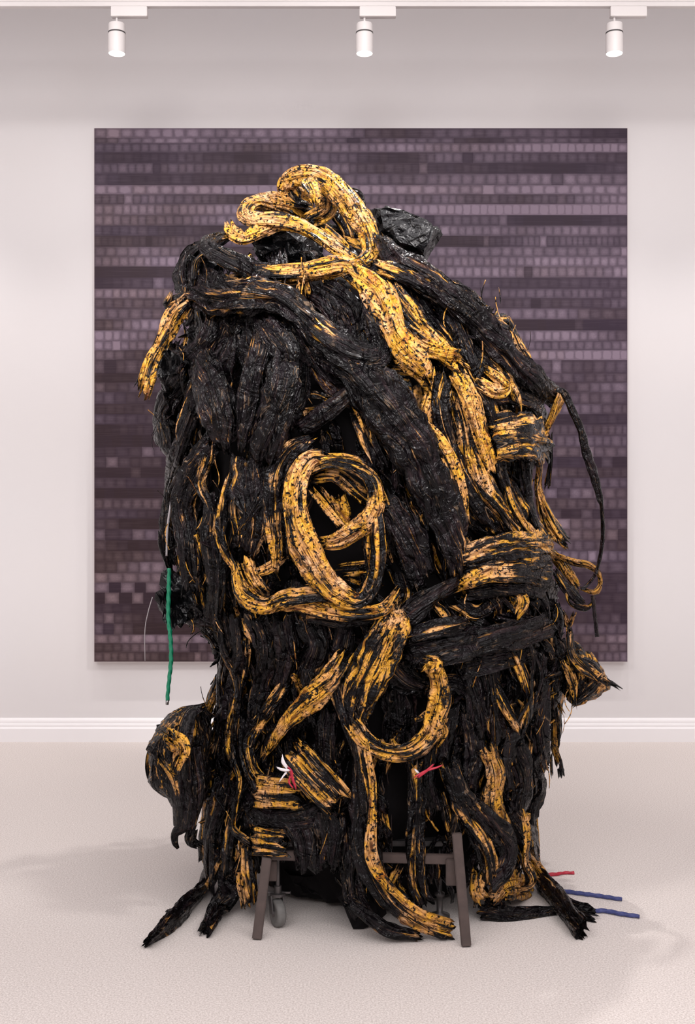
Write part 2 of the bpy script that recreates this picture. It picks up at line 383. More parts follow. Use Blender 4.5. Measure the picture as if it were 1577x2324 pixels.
def P(x, y, off=0.0, zmin=.02):
    "point on the body's skin seen at picture position x, y, raised by off"
    Y = YC-.4
    for _ in range(6):
        p = px(x, y, Y); xc, hw, R, pc = prof_at(p.z)
        uu = (p.x-xc)/hw
        k = math.sqrt(max(0.0, 1-uu*uu)) if abs(uu) < 1 else 0.0
        top = 1.0 if pc > 470 else 0.0
        Y = YC - R*k*top - off
    p = px(x, y, Y)
    if p.z < zmin:
        Y = (CAM_H-zmin)*F/(y-CY); p = px(x, y, Y)
    return p
def Pphi(phi, py, off=0.0):
    z = CAM_H-(py-CY)/F*YC; xc, hw, R, _ = prof_at(z)
    return Vector((xc+(hw+off)*math.sin(phi), YC-(R+off)*math.cos(phi), max(z, .03)))

sc = empty('sculpture', (0, YC, 0), 'towering sculpture of black and ochre twisted rubber straps in the middle of the floor', 'sculpture')
SO = Vector(sc.location)
RND = random.Random(11)
N_STRAP = [0]

def crom(pts, step):
    P_ = np.array(pts, float); P_ = np.vstack([2*P_[0]-P_[1], P_, 2*P_[-1]-P_[-2]])
    out = []
    for i in range(1, len(P_)-2):
        d = np.linalg.norm(P_[i+1][:3]-P_[i][:3]); n = max(2, int(math.ceil(d/step)))
        t = np.linspace(0, 1, n, endpoint=False)[:, None]
        a, b, c, e = P_[i-1], P_[i], P_[i+1], P_[i+2]
        out.append(.5*((2*b)+(-a+c)*t+(2*a-5*b+4*c-e)*t**2+(-a+3*b-3*c+e)*t**3))
    out.append(P_[-2][None]); return np.vstack(out)

def tube_mesh(name, pts5, flat=.45, fold=.27, twist=.5, seg=36, step=.010, ragged=.03, seed=None, normal=None, hollow=True, wig=.0, mat_=None, parent=sc, ridges=0, org=SO, **kw):
    "pts5: rows of x,y,z,width(m),yellow. A crumpled flattened tube with folds running along it."
    if seed is None: seed = RND.random()*60
    C = crom(pts5, step); n = len(C)
    p = C[:, :3].copy(); W = np.abs(C[:, 3]); ye = C[:, 4]
    s = np.concatenate([[0], np.cumsum(np.linalg.norm(np.diff(p, axis=0), axis=1))])
    if wig:
        q = np.stack([s*6+seed, np.full(n, seed), np.zeros(n)], 1)
        for ax in range(3): p[:, ax] += wig*fbm(q+ax*17.3, 2)
    T = np.gradient(p, axis=0); T /= np.linalg.norm(T, axis=1)[:, None]+1e-9
    xc = np.array([prof_at(z)[0] for z in p[:, 2]])
    if normal is None:
        Nn = np.stack([(p[:, 0]-xc)*.8, p[:, 1]-YC-.12, np.full(n, .12)], 1)
    else: Nn = np.tile(np.array(normal, float), (n, 1))
    Nn /= np.linalg.norm(Nn, axis=1)[:, None]+1e-9
    B = np.cross(T, Nn); bl = np.linalg.norm(B, axis=1)
    for i in range(1, n):
        if bl[i] < .25 or (B[i] @ B[i-1]) < 0 and False: B[i] = B[i-1]*1.0
    B /= np.linalg.norm(B, axis=1)[:, None]+1e-9
    for i in range(1, n):
        if B[i] @ B[i-1] < 0: B[i] = -B[i]
    Nn = np.cross(B, T)
    tw = twist*fbm(np.stack([s*3+seed, np.full(n, 3.3), np.full(n, seed)], 1), 2)*2
    B2 = B*np.cos(tw)[:, None]+Nn*np.sin(tw)[:, None]; N2 = -B*np.sin(tw)[:, None]+Nn*np.cos(tw)[:, None]
    th = np.linspace(0, 2*math.pi, seg, endpoint=False)
    ct, snt = np.cos(th), np.sin(th)
    wv = W*(1+.16*fbm(np.stack([s*9+seed*2, np.full(n, 1.1), np.full(n, seed)], 1), 2))
    fl = flat*(1+.35*fbm(np.stack([s*7+seed*3, np.full(n, 8.1), np.full(n, seed)], 1), 2))
    wm = float(np.mean(W)); fr = 1.0/max(.011, wm*.19)
    q = np.stack([ct[None]*wm*.5*fr+seed+0*s[:, None], snt[None]*wm*.4*fr+seed*1.7+0*s[:, None], np.repeat(s[:, None]*5.5, seg, 1)], 2)
    fo = 1+fold*fbm(q, 3)*1.6 - fold*1.9*np.exp(-(vnoise(q*np.array([1.25,1.25,.45])+5)/.13)**2) + fold*.35
    q2 = np.stack([ct[None]*1.9+seed+0*s[:, None], snt[None]*1.9+s[:, None]*9, np.repeat(s[:, None]*30, seg, 1)], 2)
    fo = fo + fold*.45*vnoise(q2) - fold*.3*np.abs(vnoise(q2*2.1+3))
    if ridges: fo = 1+(.16 if ridges > 2 else .05)*np.cos(ridges*th[None]-s[:, None]/(wm*.55)*1.4)
    sup = (np.abs(ct)**4+np.abs(snt)**4)**-.25*.55+.45 if not ridges else np.ones(seg)
    rad = wv[:, None]*.5*fo*sup[None]
    V = p[:, None]+B2[:, None]*(rad*ct[None])[..., None]+N2[:, None]*(rad*snt[None]*fl[:, None])[..., None]
    # ragged, slightly pinched ends
    if ragged:
        for e, sg in ((0, -1), (n-1, 1)):
            rg = ragged*(vnoise(np.stack([ct*4+seed*5, snt*4+e, np.zeros(seg)], 1)))
            k = min(3, n-1)
            for j in range(k):
                idx = e-sg*j
                V[idx] += T[e][None]*(sg*rg*(1-j/k))[:, None]
    V = V.reshape(-1, 3)
    V[:, 2] = np.maximum(V[:, 2], .002)
    idx = np.arange(n*seg).reshape(n, seg)
    a = idx[:-1]; b = idx[1:]
    f4 = np.stack([a, np.roll(a, -1, 1), np.roll(b, -1, 1), b], 2).reshape(-1, 4)
    capv, faces = [], f4.tolist()
    dep = .25 if hollow else -.05
    for e, sg in ((0, 1), (n-1, -1)):
        c = p[e]+T[e]*sg*wm*dep*1.2; c[2] = max(c[2], .003); ci = n*seg+len(capv); capv.append(c)
        r = idx[e]
        for k in range(seg):
            faces.append([int(r[k]), int(r[(k+1) % seg]), ci] if sg < 0 else [int(r[(k+1) % seg]), int(r[k]), ci])
    allv = np.vstack([V, np.array(capv)]) - np.array(org)
    me = bpy.data.meshes.new(name); me.from_pydata(allv.tolist(), [], faces)
    fib = np.zeros((len(allv), 3))
    fib[:n*seg] = np.stack([(ct[None]*W[:, None]*.55), (snt[None]*W[:, None]*.4), np.repeat(s[:, None]*.085, seg, 1)], 2).reshape(-1, 3)
    fib += np.array([seed*.31, seed*.17, seed*.53])
    at = me.attributes.new('fib', 'FLOAT_VECTOR', 'POINT'); at.data.foreach_set('vector', fib.ravel())
    yv = np.zeros(len(allv)); yv[:n*seg] = np.repeat(ye, seg)
    yv = yv + .16*vnoise(allv*11+seed)
    at = me.attributes.new('yel', 'FLOAT', 'POINT'); at.data.foreach_set('value', np.clip(yv, -.3, 1.25))
    o = link(name, me, mat_ or M_STRAP, parent, True, **kw)
    return o

def strap(pts, w=40, y=.3, name='strap', depth=None, **kw):
    "pts: picture x, y, raise(m) [, width px, yellow] on the body's skin; depth: absolute distance instead"
    rows = []; cw, cy = w, y
    for q in pts:
        X, Yp, off = q[0], q[1], q[2]
        if len(q) > 3 and q[3] is not None: cw = q[3]
        if len(q) > 4: cy = q[4]
        p = P(X, Yp, off, zmin=cw*.5*kw.get('flat', .45)*1.65/600) if depth is None else px(X, Yp, depth-off)
        rows.append((p.x, p.y, p.z, cw/F*p.y, cy))
    N_STRAP[0] += 1
    return tube_mesh(name, rows, **kw)

# core mass, recessed under the straps, dark
def core():
    seg, vs = 72, []
    zs = np.linspace(.03, CAM_H-(600-CY)/F*YC, 110)
    for z in zs:
        xc, hw, R, pc = prof_at(z)
        k = .90
        if z < .42:
            t = (.42-z)/.42; k = .90-.30*t
        th = np.linspace(0, 2*math.pi, seg, endpoint=False)
        if pc < 740: k *= math.sqrt(max(.02, (pc-590)/150))
        q = np.stack([np.sin(th)*4.5, np.cos(th)*4.5, np.full(seg, z*2.2)], 1)
        d = .05*fbm(q, 3) + .03*np.abs(fbm(q*np.array([3.2, 3.2, 1.0])+9, 2))
        vs.append(np.stack([xc+(hw*k+d)*np.sin(th), YC-(R*k+d)*np.cos(th), np.full(seg, z)], 1))
    V = np.vstack(vs); n = len(zs)
    idx = np.arange(n*seg).reshape(n, seg); a, b = idx[:-1], idx[1:]
    f = np.stack([a, np.roll(a, -1, 1), np.roll(b, -1, 1), b], 2).reshape(-1, 4).tolist()
    f.append(idx[0][::-1].tolist()); f.append(idx[-1].tolist())
    me = bpy.data.meshes.new('inner_mass'); me.from_pydata((V-np.array(SO)).tolist(), [], f)
    link('inner_mass', me, M_CORE, sc)
core()

# ------------------------------------------------------------------ hand-placed straps
D = strap
# --- crown
LBL = lambda s: dict(label=s)
D([(705,452,-.05,30,.7),(672,440,.0,42,.85),(648,428,.04,44,.95),(662,405,.06,44,.95),(705,398,.08,50,.92),(745,412,.12,56,.95),(778,448,.18,58,.92),(812,490,.26,56,.9),(836,535,.36,48,.9),(838,578,.44,40,.85),(808,602,.50,38,.85),(760,606,.54,42,.88),(700,616,.56,46,.85),(640,622,.55,46,.7),(585,618,.52,48,.35),(548,602,.54,54,.1),(508,582,.56,50,.05),(474,560,.5,38,.2),(484,542,.4,24,.4),(525,534,.3,20,.6)], depth=4.9, normal=(0,-1,.25), name='yellow_loop', flat=.62, fold=.2, twist=.25, label='thick ochre loop ringing the top of the sculpture')
D([(712,500,-.12,40,.8),(660,470,-.06,52,.85),(610,460,.0,44,.9),(572,462,.10,34,.9),(556,485,.2,34,.75),(580,500,.27,36,.85),(640,502,.3,36,.85),(695,520,.32,36,.85),(740,548,.34,38,.8),(780,578,.38,36,.8),(818,606,.42,30,.75)], depth=4.82, normal=(0,-1,.4), name='yellow_loop', flat=.6, fold=.2, twist=.2, label='ochre loop doubled back over the crown, left of the top')
D([(520,506,.0,16,.95),(530,528,.03,36,.95),(556,540,.08,40,.95),(600,520,.08,36,.9),(645,508,.04,26,.9)], depth=4.6, normal=(0,-1,.3), flat=.4, name='yellow_strap')
D([(700,415,.02,40,.9),(712,440,.05,34,1.0),(716,458,.06,18,1.0)], depth=4.72, flat=.25, name='yellow_strap')
D([(742,440,.0,34,.7),(738,478,.0,44,.62),(700,500,-.02,34,.6)], depth=4.8, name='strap', flat=.4)
D([(770,478,.0,46,.5),(790,520,.0,50,.42),(800,560,-.02,44,.4)], depth=4.85, flat=.4)
D([(720,505,.0,38,.4),(760,520,.0,40,.35),(800,530,-.02,38,.3)], depth=4.88, flat=.5)
D([(740,520,.02,24,.85),(770,548,.03,24,.8),(800,585,.03,22,.8),(822,600,.02,22,.8)], depth=4.55, flat=.5, name='yellow_strap')
D([(785,432,.0,30,.5),(815,440,.0,28,.2),(822,478,.0,22,.1),(830,500,-.02,16,.1)], depth=4.92, flat=.5)
D([(655,428,.0,30,.85),(672,455,.0,36,.4),(700,470,-.03,36,.3)], depth=4.86, flat=.5)
# black band at the left shoulder
D([(468,560,.04,44,.0),(430,590,.06,54,.0),(432,640,.07,66,.02),(480,668,.10,80,.15),(560,672,.12,84,.3),(630,680,.12,80,.22),(680,712,.12,72,.12),(730,762,.12,72,.12),(790,800,.12,80,.06),(850,812,.12,66,.08),(868,785,.12,44,.05),(852,735,.12,40,.0),(832,680,.1,30,.0)], name='black_strap', flat=.6, fold=.3)
D([(436,600,.06,30,-.1),(490,640,.08,44,-.1),(570,662,.1,40,.0),(650,662,.1,26,.1)], flat=.5, name='black_strap')
D([(425,578,.06,26,.0),(418,625,.06,30,.08),(420,668,.06,26,.4),(380,690,.06,30,.45),(385,672,.06,16,.7)], depth=4.62, flat=.5)
D([(430,680,.05,40,.15),(398,712,.08,50,.75),(372,768,.1,42,.9),(346,820,.11,44,.88),(328,880,.12,46,1.0)], depth=4.62, name='yellow_strap', flat=.55, ragged=.07, label='stubby ochre arm sticking out on the left')
D([(422,700,.0,30,.3),(440,738,.0,26,.2)], depth=4.8, flat=.4)
D([(398,700,.0,16,.2),(362,770,.04,18,.1),(312,868,.05,16,.3)], depth=4.86, flat=.6)
# upper middle dark drapes
D([(850,690,.04,34,.05),(845,740,.06,44,.0),(870,790,.06,34,.05)], name='black_strap')
for a in [(690,660,740,690,780,760,40,.05),(730,650,800,700,820,790,46,.0),(640,690,660,760,700,830,40,.04),(560,690,570,760,600,830,50,.05),(500,690,480,760,440,810,60,.0),(450,690,460,760,440,840,44,.05),(540,700,530,790,500,850,46,.0),(700,800,750,860,800,900,50,.05),(770,820,800,850,850,860,44,.0)]:
    D([(a[0],a[1],.0),(a[2],a[3],.04),(a[4],a[5],.03)], w=a[6], y=a[7], name='black_strap')
# right shoulder diagonals
D([(862,545,.08,44,.0),(905,590,.12,60,.0),(980,645,.12,64,.05),(1055,705,.12,76,.03),(1115,770,.12,84,.0),(1165,825,.12,72,.05),(1215,868,.12,62,.0),(1262,905,.10,46,.08)], name='black_strap', flat=.65, fold=.28, label='long black strap sloping down the right shoulder')
D([(880,545,.05,24,.3),(925,590,.07,26,.3),(990,640,.07,26,.2),(1060,668,.06,34,.1),(1102,700,.04,26,.3),(1105,735,.02,20,.5)], name='strap', flat=.5)
D([(972,618,.02,20,.7),(995,630,.03,22,.7),(1000,640,.0,16,.5)])
D([(1100,732,.02,30,.2),(1145,738,.04,38,.4),(1178,785,.04,34,.35),(1205,830,.03,26,.45),(1240,870,.02,20,.3)], flat=.5)
D([(858,605,.10,30,.75),(905,622,.12,40,.4),(965,652,.12,40,.15),(1020,690,.10,38,.3),(1048,735,.08,34,.35),(1062,790,.06,34,.3)], flat=.55)
D([(800,620,.12,44,.95),(846,655,.14,56,1.0),(872,700,.14,62,.92),(893,755,.14,60,.8),(925,800,.14,66,1.0),(955,835,.14,50,1.0),(968,860,.13,24,1.0)], name='yellow_strap', flat=.5, ragged=.08, label='bright ochre strap running down from the crown loop')
D([(885,640,.08,30,.5),(915,690,.1,40,.6),(960,750,.1,46,.7),(1010,798,.1,50,.85),(1042,826,.09,40,.9)], name='yellow_strap', flat=.45, ragged=.05)
D([(895,735,.1,38,.6),(950,780,.12,44,.8),(1000,800,.12,34,.95),(1038,806,.12,26,.95)], flat=.4)
D([(935,660,.04,34,.4),(975,720,.05,40,.3),(1020,780,.05,40,.35),(1052,830,.06,36,.3)], flat=.5)
D([(990,670,.07,40,.15),(1035,740,.08,44,.2),(1060,800,.08,40,.25),(1088,860,.07,36,.4),(1110,930,.06,34,.3)], flat=.5)
D([(1060,780,.05,40,.1),(1100,830,.06,50,.15),(1130,880,.05,40,.1)])
D([(1104,838,.12,20,.8),(1135,862,.14,26,.8),(1148,880,.14,28,.7),(1120,888,.14,32,.8),(1090,872,.12,26,.7)], flat=.6)
D([(1110,900,.05,40,.1),(1170,900,.07,36,.15),(1215,920,.07,38,.15),(1238,965,.05,34,.1)])
D([(1258,884,.05,20,.8),(1272,898,.06,30,.9),(1258,935,.08,30,.9),(1240,972,.06,28,.9),(1228,1005,.04,22,.7)], depth=4.85, name='yellow_strap', label='small ochre elbow at the right shoulder')
# dark hollow at the left of the trunk
D([(676,905,.03,20,.5),(712,895,.06,18,.5),(745,905,.06,20,.4)], flat=.4); D([(672,935,.03,18,.6),(710,932,.06,18,.5),(748,918,.06,16,.4)], flat=.4); D([(680,950,.03,18,.3),(720,948,.06,16,.5)], flat=.4)
D([(810,880,.09,30,.0),(750,925,.09,40,.0),(680,975,.07,34,.0)], name='black_strap')
# big black trunk
D([(735,800,.06,50,.1),(810,850,.12,86,.05),(865,905,.14,104,.08),(910,965,.15,110,.04),(948,1030,.15,108,.02),(978,1095,.14,92,.03),(1008,1165,.13,80,.06),(1030,1235,.12,70,.12),(1040,1295,.1,50,.2)], name='black_strap', flat=.6, fold=.3, seg=34, label='broadest black strap slanting through the middle')
D([(925,910,.10,12,.8),(950,950,.13,20,.85),(985,995,.14,44,.9),(1022,1065,.14,50,.88),(1042,1120,.14,36,.9),(1058,1178,.12,14,.9)], name='yellow_strap', flat=.45, fold=.12, label='smooth tan strap along the right edge of the broad black strap')
D([(938,868,.02,74,.85),(944,910,.03,78,.9),(950,950,.02,60,.8)], flat=.3, fold=.08, name='orange_plate', twist=.05)
D([(885,838,.08,22,.5),(930,845,.1,20,.6),(980,842,.08,18,.4)])
D([(850,940,.06,14,.7),(868,990,.07,18,.8),(895,1040,.07,16,.7)], flat=.4)
D([(815,945,.04,34,.2),(838,1000,.05,40,.2),(870,1060,.05,40,.15)])
# striped right chest
for pts, w_, y_ in [
 ([(985,850,.08),(978,900,.10),(965,960,.09),(990,1000,.08)], 34, .6),
 ([(1010,855,.1),(1002,910,.12),(1012,980,.12),(1040,1060,.12),(1075,1130,.12),(1120,1195,.1)], 44, .42),
 ([(1040,850,.12),(1068,905,.15),(1085,965,.15),(1102,1020,.14),(1112,1062,.12)], 46, .9),
 ([(1030,890,.08),(1052,960,.12),(1070,1040,.12),(1105,1110,.12),(1150,1180,.1),(1170,1215,.08)], 50, .5),
 ([(1078,870,.09),(1112,930,.12),(1130,1000,.12),(1138,1060,.12),(1150,1110,.1)], 34, .3),
 ([(1000,1040,.06),(1040,1120,.07),(1085,1170,.07),(1130,1205,.06)], 44, .35),
 ([(1060,1000,.12),(1085,1060,.14),(1110,1120,.13),(1155,1170,.11)], 28, .8),
 ([(1145,1090,.08),(1160,1140,.11),(1185,1185,.11),(1205,1210,.1)], 30, .75),
 ([(1060,1170,.05),(1110,1200,.07),(1160,1222,.07)], 44, .3),
 ([(960,1000,.06),(985,1060,.05),(1010,1130,.05),(1030,1190,.04)], 34, .4),
 ([(1195,1010,.06),(1190,1090,.04),(1200,1170,.05)], 44, .0)]:
    D(pts, w=w_, y=y_, name='yellow_strap' if y_ > .7 else 'strap', flat=.5, fold=.26)
D([(1112,995,.10,88,.45),(1150,990,.14,96,.5),(1195,990,.14,98,.5),(1236,1000,.08,88,.4)], flat=.5, name='strap', twist=.05, seg=34, ragged=.015, label='wide striped band wrapped across the right side')
D([(1115,958,.12,26,.1),(1160,952,.16,30,.1),(1215,962,.14,28,.15)], flat=.5)
D([(1225,1055,.06,30,.8),(1222,1110,.07,34,.8),(1238,1165,.08,44,.7),(1262,1205,.08,48,.55),(1284,1228,.07,30,.5)], name='yellow_strap')
D([(1248,990,.0,24,.1),(1250,1040,.0,22,.15),(1242,1100,-.02,22,.2)], depth=4.85)
D([(1200,1130,.05,34,.3),(1212,1180,.08,34,.5),(1235,1225,.1,40,.7)])
# horizontal bundle at the right
D([(1035,1268,.1,34,.4),(1085,1254,.13,56,.5),(1150,1240,.14,62,.45),(1215,1236,.13,54,.6),(1250,1225,.1,34,.7)], flat=.5, fold=.3, twist=.1)
D([(1058,1292,.12,34,.3),(1120,1285,.14,44,.4),(1200,1278,.14,44,.35),(1245,1278,.12,38,.3)], flat=.5, twist=.1)
D([(1035,1335,.08,16,.9),(1065,1318,.13,34,.95),(1110,1300,.15,44,.8),(1180,1300,.15,52,.4),(1245,1312,.12,46,.25)], flat=.5, fold=.14, twist=.1, name='strap')
D([(1060,1345,.08,34,.1),(1130,1335,.1,44,.1),(1200,1335,.1,44,.15),(1260,1345,.06,40,.2)], flat=.5)
D([(1218,1228,.1,34,.8),(1252,1258,.12,34,.8),(1285,1295,.12,36,.9),(1310,1330,.1,26,.8)], name='yellow_strap')
D([(1262,1260,.0,18,.5),(1300,1276,.02,26,.5),(1335,1284,.04,30,.6),(1358,1300,.05,26,.9),(1362,1325,.05,24,.95),(1350,1344,.05,26,.95),(1325,1338,.03,18,.8)], depth=4.8, name='yellow_loop', label='small ochre loop poking out at the right edge')
D([(1260,1300,.02,30,.3),(1290,1340,.03,34,.2),(1320,1370,.02,24,.3)], depth=4.8); D([(1285,1340,.02,12,.5),(1295,1370,.03,12,.4),(1330,1380,.03,14,.4),(1345,1368,.02,10,.3)], depth=4.78, flat=.7)
D([(1275,1395,.0,20,.4),(1290,1420,.0,14,.8),(1302,1395,.0,10,.7)], depth=4.85, flat=.7)
# centre ring
D([(742,1040,.06,30,.5),(705,1042,.12,40,.6),(678,1080,.15,48,.75),(668,1140,.17,56,.8),(680,1210,.18,64,.88),(705,1270,.18,66,.88),(745,1325,.18,60,.85),(790,1360,.17,46,.82),(822,1362,.16,34,.6),(845,1330,.16,34,.45),(858,1270,.17,34,.45),(858,1200,.16,32,.5),(850,1150,.14,26,.4)], name='yellow_loop', flat=.55, fold=.2, label='upright oval ochre ring in the middle of the sculpture')
D([(700,1065,.1,28,.6),(745,1050,.11,28,.6),(800,1060,.11,32,.55),(838,1085,.12,30,.7),(852,1120,.14,32,.85),(845,1165,.15,40,.9),(810,1200,.15,46,.92),(765,1228,.14,44,.9),(730,1232,.12,30,.8)], flat=.5, fold=.16, name='yellow_strap')
D([(708,1085,.05,26,.7),(760,1080,.06,30,.6),(800,1110,.06,34,.65),(832,1135,.05,34,.7)], flat=.5)
D([(755,1040,.08,20,.6),(800,1045,.08,24,.5),(845,1065,.07,20,.3)])
D([(712,1118,.07,17,1.1),(742,1155,.07,18,1.1),(772,1192,.07,17,1.1)], flat=.4, fold=.05, name='tan_stick', twist=.05)
D([(735,1115,.05,11,1.0),(760,1150,.05,11,1.0),(790,1192,.05,10,1.0)], flat=.5, fold=.05, name='tan_stick', twist=.05)
D([(770,1130,.03,30,.9),(780,1165,.03,34,.95),(775,1195,.02,28,.8)])
for a in [(770,1282,830,1276,9,.9),(765,1292,828,1288,7,.4),(785,1305,825,1300,12,.9),(795,1318,815,1325,12,.95)]:
    D([(a[0],a[1],.05),((a[0]+a[2])/2,(a[1]+a[3])/2,.06),(a[2],a[3],.05)], w=a[4], y=a[5], name='tan_stick', fold=.05)
D([(840,1200,.13,16,.8),(838,1250,.14,16,.85),(845,1300,.12,10,.8)])
D([(835,1160,.1,26,.5),(842,1240,.1,34,.4),(845,1310,.1,30,.3),(800,1360,.08,20,.2)])
# arcs left of the ring
D([(708,995,.08,20,.5),(665,1015,.11,36,.6),(632,1060,.13,40,.45),(618,1120,.13,38,.5),(618,1190,.13,36,.5),(626,1250,.12,26,.6),(624,1292,.1,12,.7)], flat=.5, fold=.28)
D([(700,1012,.1,34,.1),(662,1050,.12,40,.05),(645,1110,.12,36,.1),(640,1180,.1,30,.2),(650,1260,.08,26,.1)], name='black_strap')
D([(534,1285,.12,22,.8),(540,1320,.15,36,.85),(560,1355,.16,44,.7),(600,1375,.16,36,.7),(650,1355,.16,38,.7),(720,1345,.16,34,.5),(790,1352,.14,24,.5)], flat=.5, fold=.3, name='yellow_strap')
D([(560,1275,.1,30,.9),(572,1310,.12,30,.7),(600,1345,.12,28,.6)]); D([(640,1268,.08,20,.8),(612,1288,.1,26,.8),(582,1300,.1,20,.7)], ragged=.04)
D([(625,1376,.12,18,.7),(680,1372,.15,30,.75),(740,1385,.16,32,.8),(810,1392,.16,30,.8),(870,1382,.15,28,.85),(900,1345,.13,20,.7)], flat=.5, name='yellow_strap', label='ochre strap lying level beneath the oval ring')
D([(700,1395,.1,34,.1),(770,1405,.11,34,.1),(850,1402,.1,30,.2)])
# left brown panels
D([(560,1035,.07,70,.25),(565,1110,.09,84,.22),(572,1180,.09,90,.3),(560,1250,.08,70,.3)], flat=.35, twist=.15)
D([(525,1075,.09,20,.4),(508,1140,.12,22,.5),(500,1210,.12,22,.45),(515,1260,.12,20,.6),(535,1300,.1,16,.7),(540,1370,.1,14,.6)], flat=.6)
D([(540,1090,.11,20,.5),(528,1150,.12,24,.6),(535,1210,.1,20,.4)]); D([(600,1060,.08,24,.3),(596,1140,.1,26,.35),(600,1220,.1,22,.3)])
D([(545,1200,.11,28,.5),(580,1150,.12,26,.3)], ragged=.05)
# left upper black drapes
D([(455,820,.06,70,.05),(480,880,.1,98,.03),(500,950,.11,92,.08),(505,1015,.08,40,.1)], flat=.35, name='black_strap', twist=.2, fold=.16, label='broad grey-black flap on the left shoulder')
D([(600,720,.06,44,.1),(592,800,.1,50,.15),(572,870,.11,52,.18),(560,950,.11,46,.12),(548,1015,.1,26,.15)], flat=.5)
D([(595,730,.10,50,.1),(645,790,.12,60,.08),(655,830,.1,50,.1)], flat=.4, name='black_strap')
D([(645,820,.1,64,.08),(640,880,.14,76,.12),(622,950,.15,80,.06),(602,1015,.13,84,.05),(598,1040,.1,70,.0)], name='black_strap', flat=.55, fold=.26, seg=32, ragged=.06, label='thick grey-black strap hanging from the left shoulder with a torn cuff')
D([(680,830,.04,44,.05),(672,900,.06,50,.0),(650,970,.06,44,.0)], name='black_strap')
D([(400,790,.02,60,.0),(372,840,.05,60,.05),(385,900,.05,50,.1)], flat=.4, name='black_strap', ragged=.06)
D([(410,860,.03,56,.1),(372,930,.05,66,.05),(380,1000,.05,60,.1),(395,1050,.03,36,.1)], flat=.4, name='strap', ragged=.05)
D([(440,940,.05,40,.1),(405,1030,.06,44,.12),(385,1110,.05,40,.15),(378,1190,.04,36,.1),(388,1280,.04,40,.1)], flat=.5)
D([(480,1000,.08,50,.15),(440,1070,.1,60,.2),(415,1150,.1,56,.15),(430,1240,.1,50,.1),(440,1330,.08,50,.1)], flat=.5, fold=.3)
D([(470,1040,.1,24,.4),(455,1100,.12,26,.35),(480,1160,.12,22,.3),(475,1260,.1,26,.2)], flat=.6)
D([(490,1130,.08,44,.1),(478,1220,.1,50,.1),(490,1320,.1,54,.12),(480,1410,.08,50,.12)])
D([(365,1215,.0,26,.1),(370,1240,.02,40,.05),(385,1290,.0,26,.05)], depth=4.9, ragged=.05)
D([(415,1200,.1,18,.7),(405,1222,.12,14,.6)], ragged=.02); D([(428,1290,.1,10,.8),(412,1298,.11,12,.9),(418,1312,.1,10,.8)], flat=.7, ragged=.01)
# waist: left black folds, right bundles
D([(880,1120,.08,34,.0),(905,1175,.1,60,.0),(940,1235,.11,66,.03),(965,1300,.09,46,.1)], name='black_strap')
D([(905,1210,.09,26,.2),(925,1270,.1,30,.3),(950,1330,.09,30,.2)])
D([(1060,1310,.09,34,.0),(990,1350,.12,50,.0),(930,1395,.12,48,.0),(890,1430,.1,34,.0)], name='black_strap')
D([(905,1300,.05,40,.4),(920,1350,.06,40,.5),(895,1400,.05,34,.5)])
D([(985,1370,.08,20,.6),(1010,1400,.09,26,.5),(1000,1430,.08,20,.4)]); D([(1040,1370,.06,30,.2),(1080,1390,.08,34,.3),(1120,1370,.07,30,.3)])
D([(905,1452,.11,30,.6),(965,1436,.14,40,.35),(1030,1420,.14,34,.3),(1060,1412,.12,20,.3)], flat=.5, twist=.1)
D([(925,1490,.1,50,.1),(985,1475,.14,66,.05),(1050,1460,.14,70,.02),(1100,1450,.1,50,.1)], flat=.5, name='black_strap', twist=.1, label='blue-black wrapped bundle below the waist on the right')
D([(1060,1465,.1,60,.05),(1120,1450,.12,64,.05),(1180,1440,.12,60,.1),(1240,1420,.1,54,.15)], flat=.5, name='black_strap')
D([(1040,1520,.06,50,.0),(1120,1500,.08,50,.1),(1200,1480,.07,44,.3)])
D([(1165,1345,.08,30,.8),(1178,1368,.11,44,.7),(1168,1392,.1,30,.6)], flat=.6, fold=.35)
for a in [(1100,1350,1130,1400,36,.2),(1130,1390,1210,1410,40,.2),(1220,1340,1240,1400,36,.2),(1060,1400,1110,1430,30,.15),(1255,1380,1262,1440,40,.15),(1200,1350,1215,1390,30,.35)]:
    D([(a[0],a[1],.05),((a[0]+a[2])/2+8,(a[1]+a[3])/2,.08),(a[2],a[3],.05)], w=a[4], y=a[5], fold=.35)
# lower middle: the diagonal ochre wedge, hook and long leg
D([(905,1375,.12,34,.7),(885,1430,.14,84,.62),(852,1500,.15,104,.58),(820,1570,.15,84,.55),(805,1630,.14,54,.4),(800,1665,.12,34,.3)], flat=.35, name='strap', twist=.12, seg=36, fold=.2, label='wide ochre-brown wedge narrowing downward at the centre')
D([(880,1460,.18,20,.8),(850,1530,.18,22,.85),(825,1600,.17,16,.7)], flat=.4, name='yellow_strap')
D([(778,1490,.12,34,.5),(745,1545,.14,50,.7),(700,1590,.15,54,.9),(650,1640,.14,40,.8),(615,1690,.12,26,.9),(600,1712,.1,12,.9)], name='yellow_strap', flat=.45, ragged=.05, label='ragged ochre strap slanting down to the left below the waist')
D([(800,1640,.15,34,.6),(830,1680,.17,38,.6),(875,1705,.18,40,.6),(930,1705,.18,42,.6),(972,1672,.18,44,.75),(992,1620,.18,46,.85),(1000,1565,.17,46,.9),(988,1522,.16,40,.9),(968,1512,.14,22,1.0)], name='yellow_loop', flat=.6, fold=.2, label='ochre hook-shaped strap curling up at the lower centre')
D([(762,1500,.1,30,.3),(768,1570,.12,40,.25),(788,1630,.14,36,.3),(812,1700,.15,40,.4),(822,1780,.15,46,.25),(824,1860,.15,52,.12),(828,1930,.15,54,.2),(850,1990,.15,56,.3),(890,2045,.14,52,.35),(950,2088,.12,46,.4),(1025,2118,.1,34,.5)], name='strap', flat=.6, fold=.26, seg=30, label='long central strap that trails onto the floor')
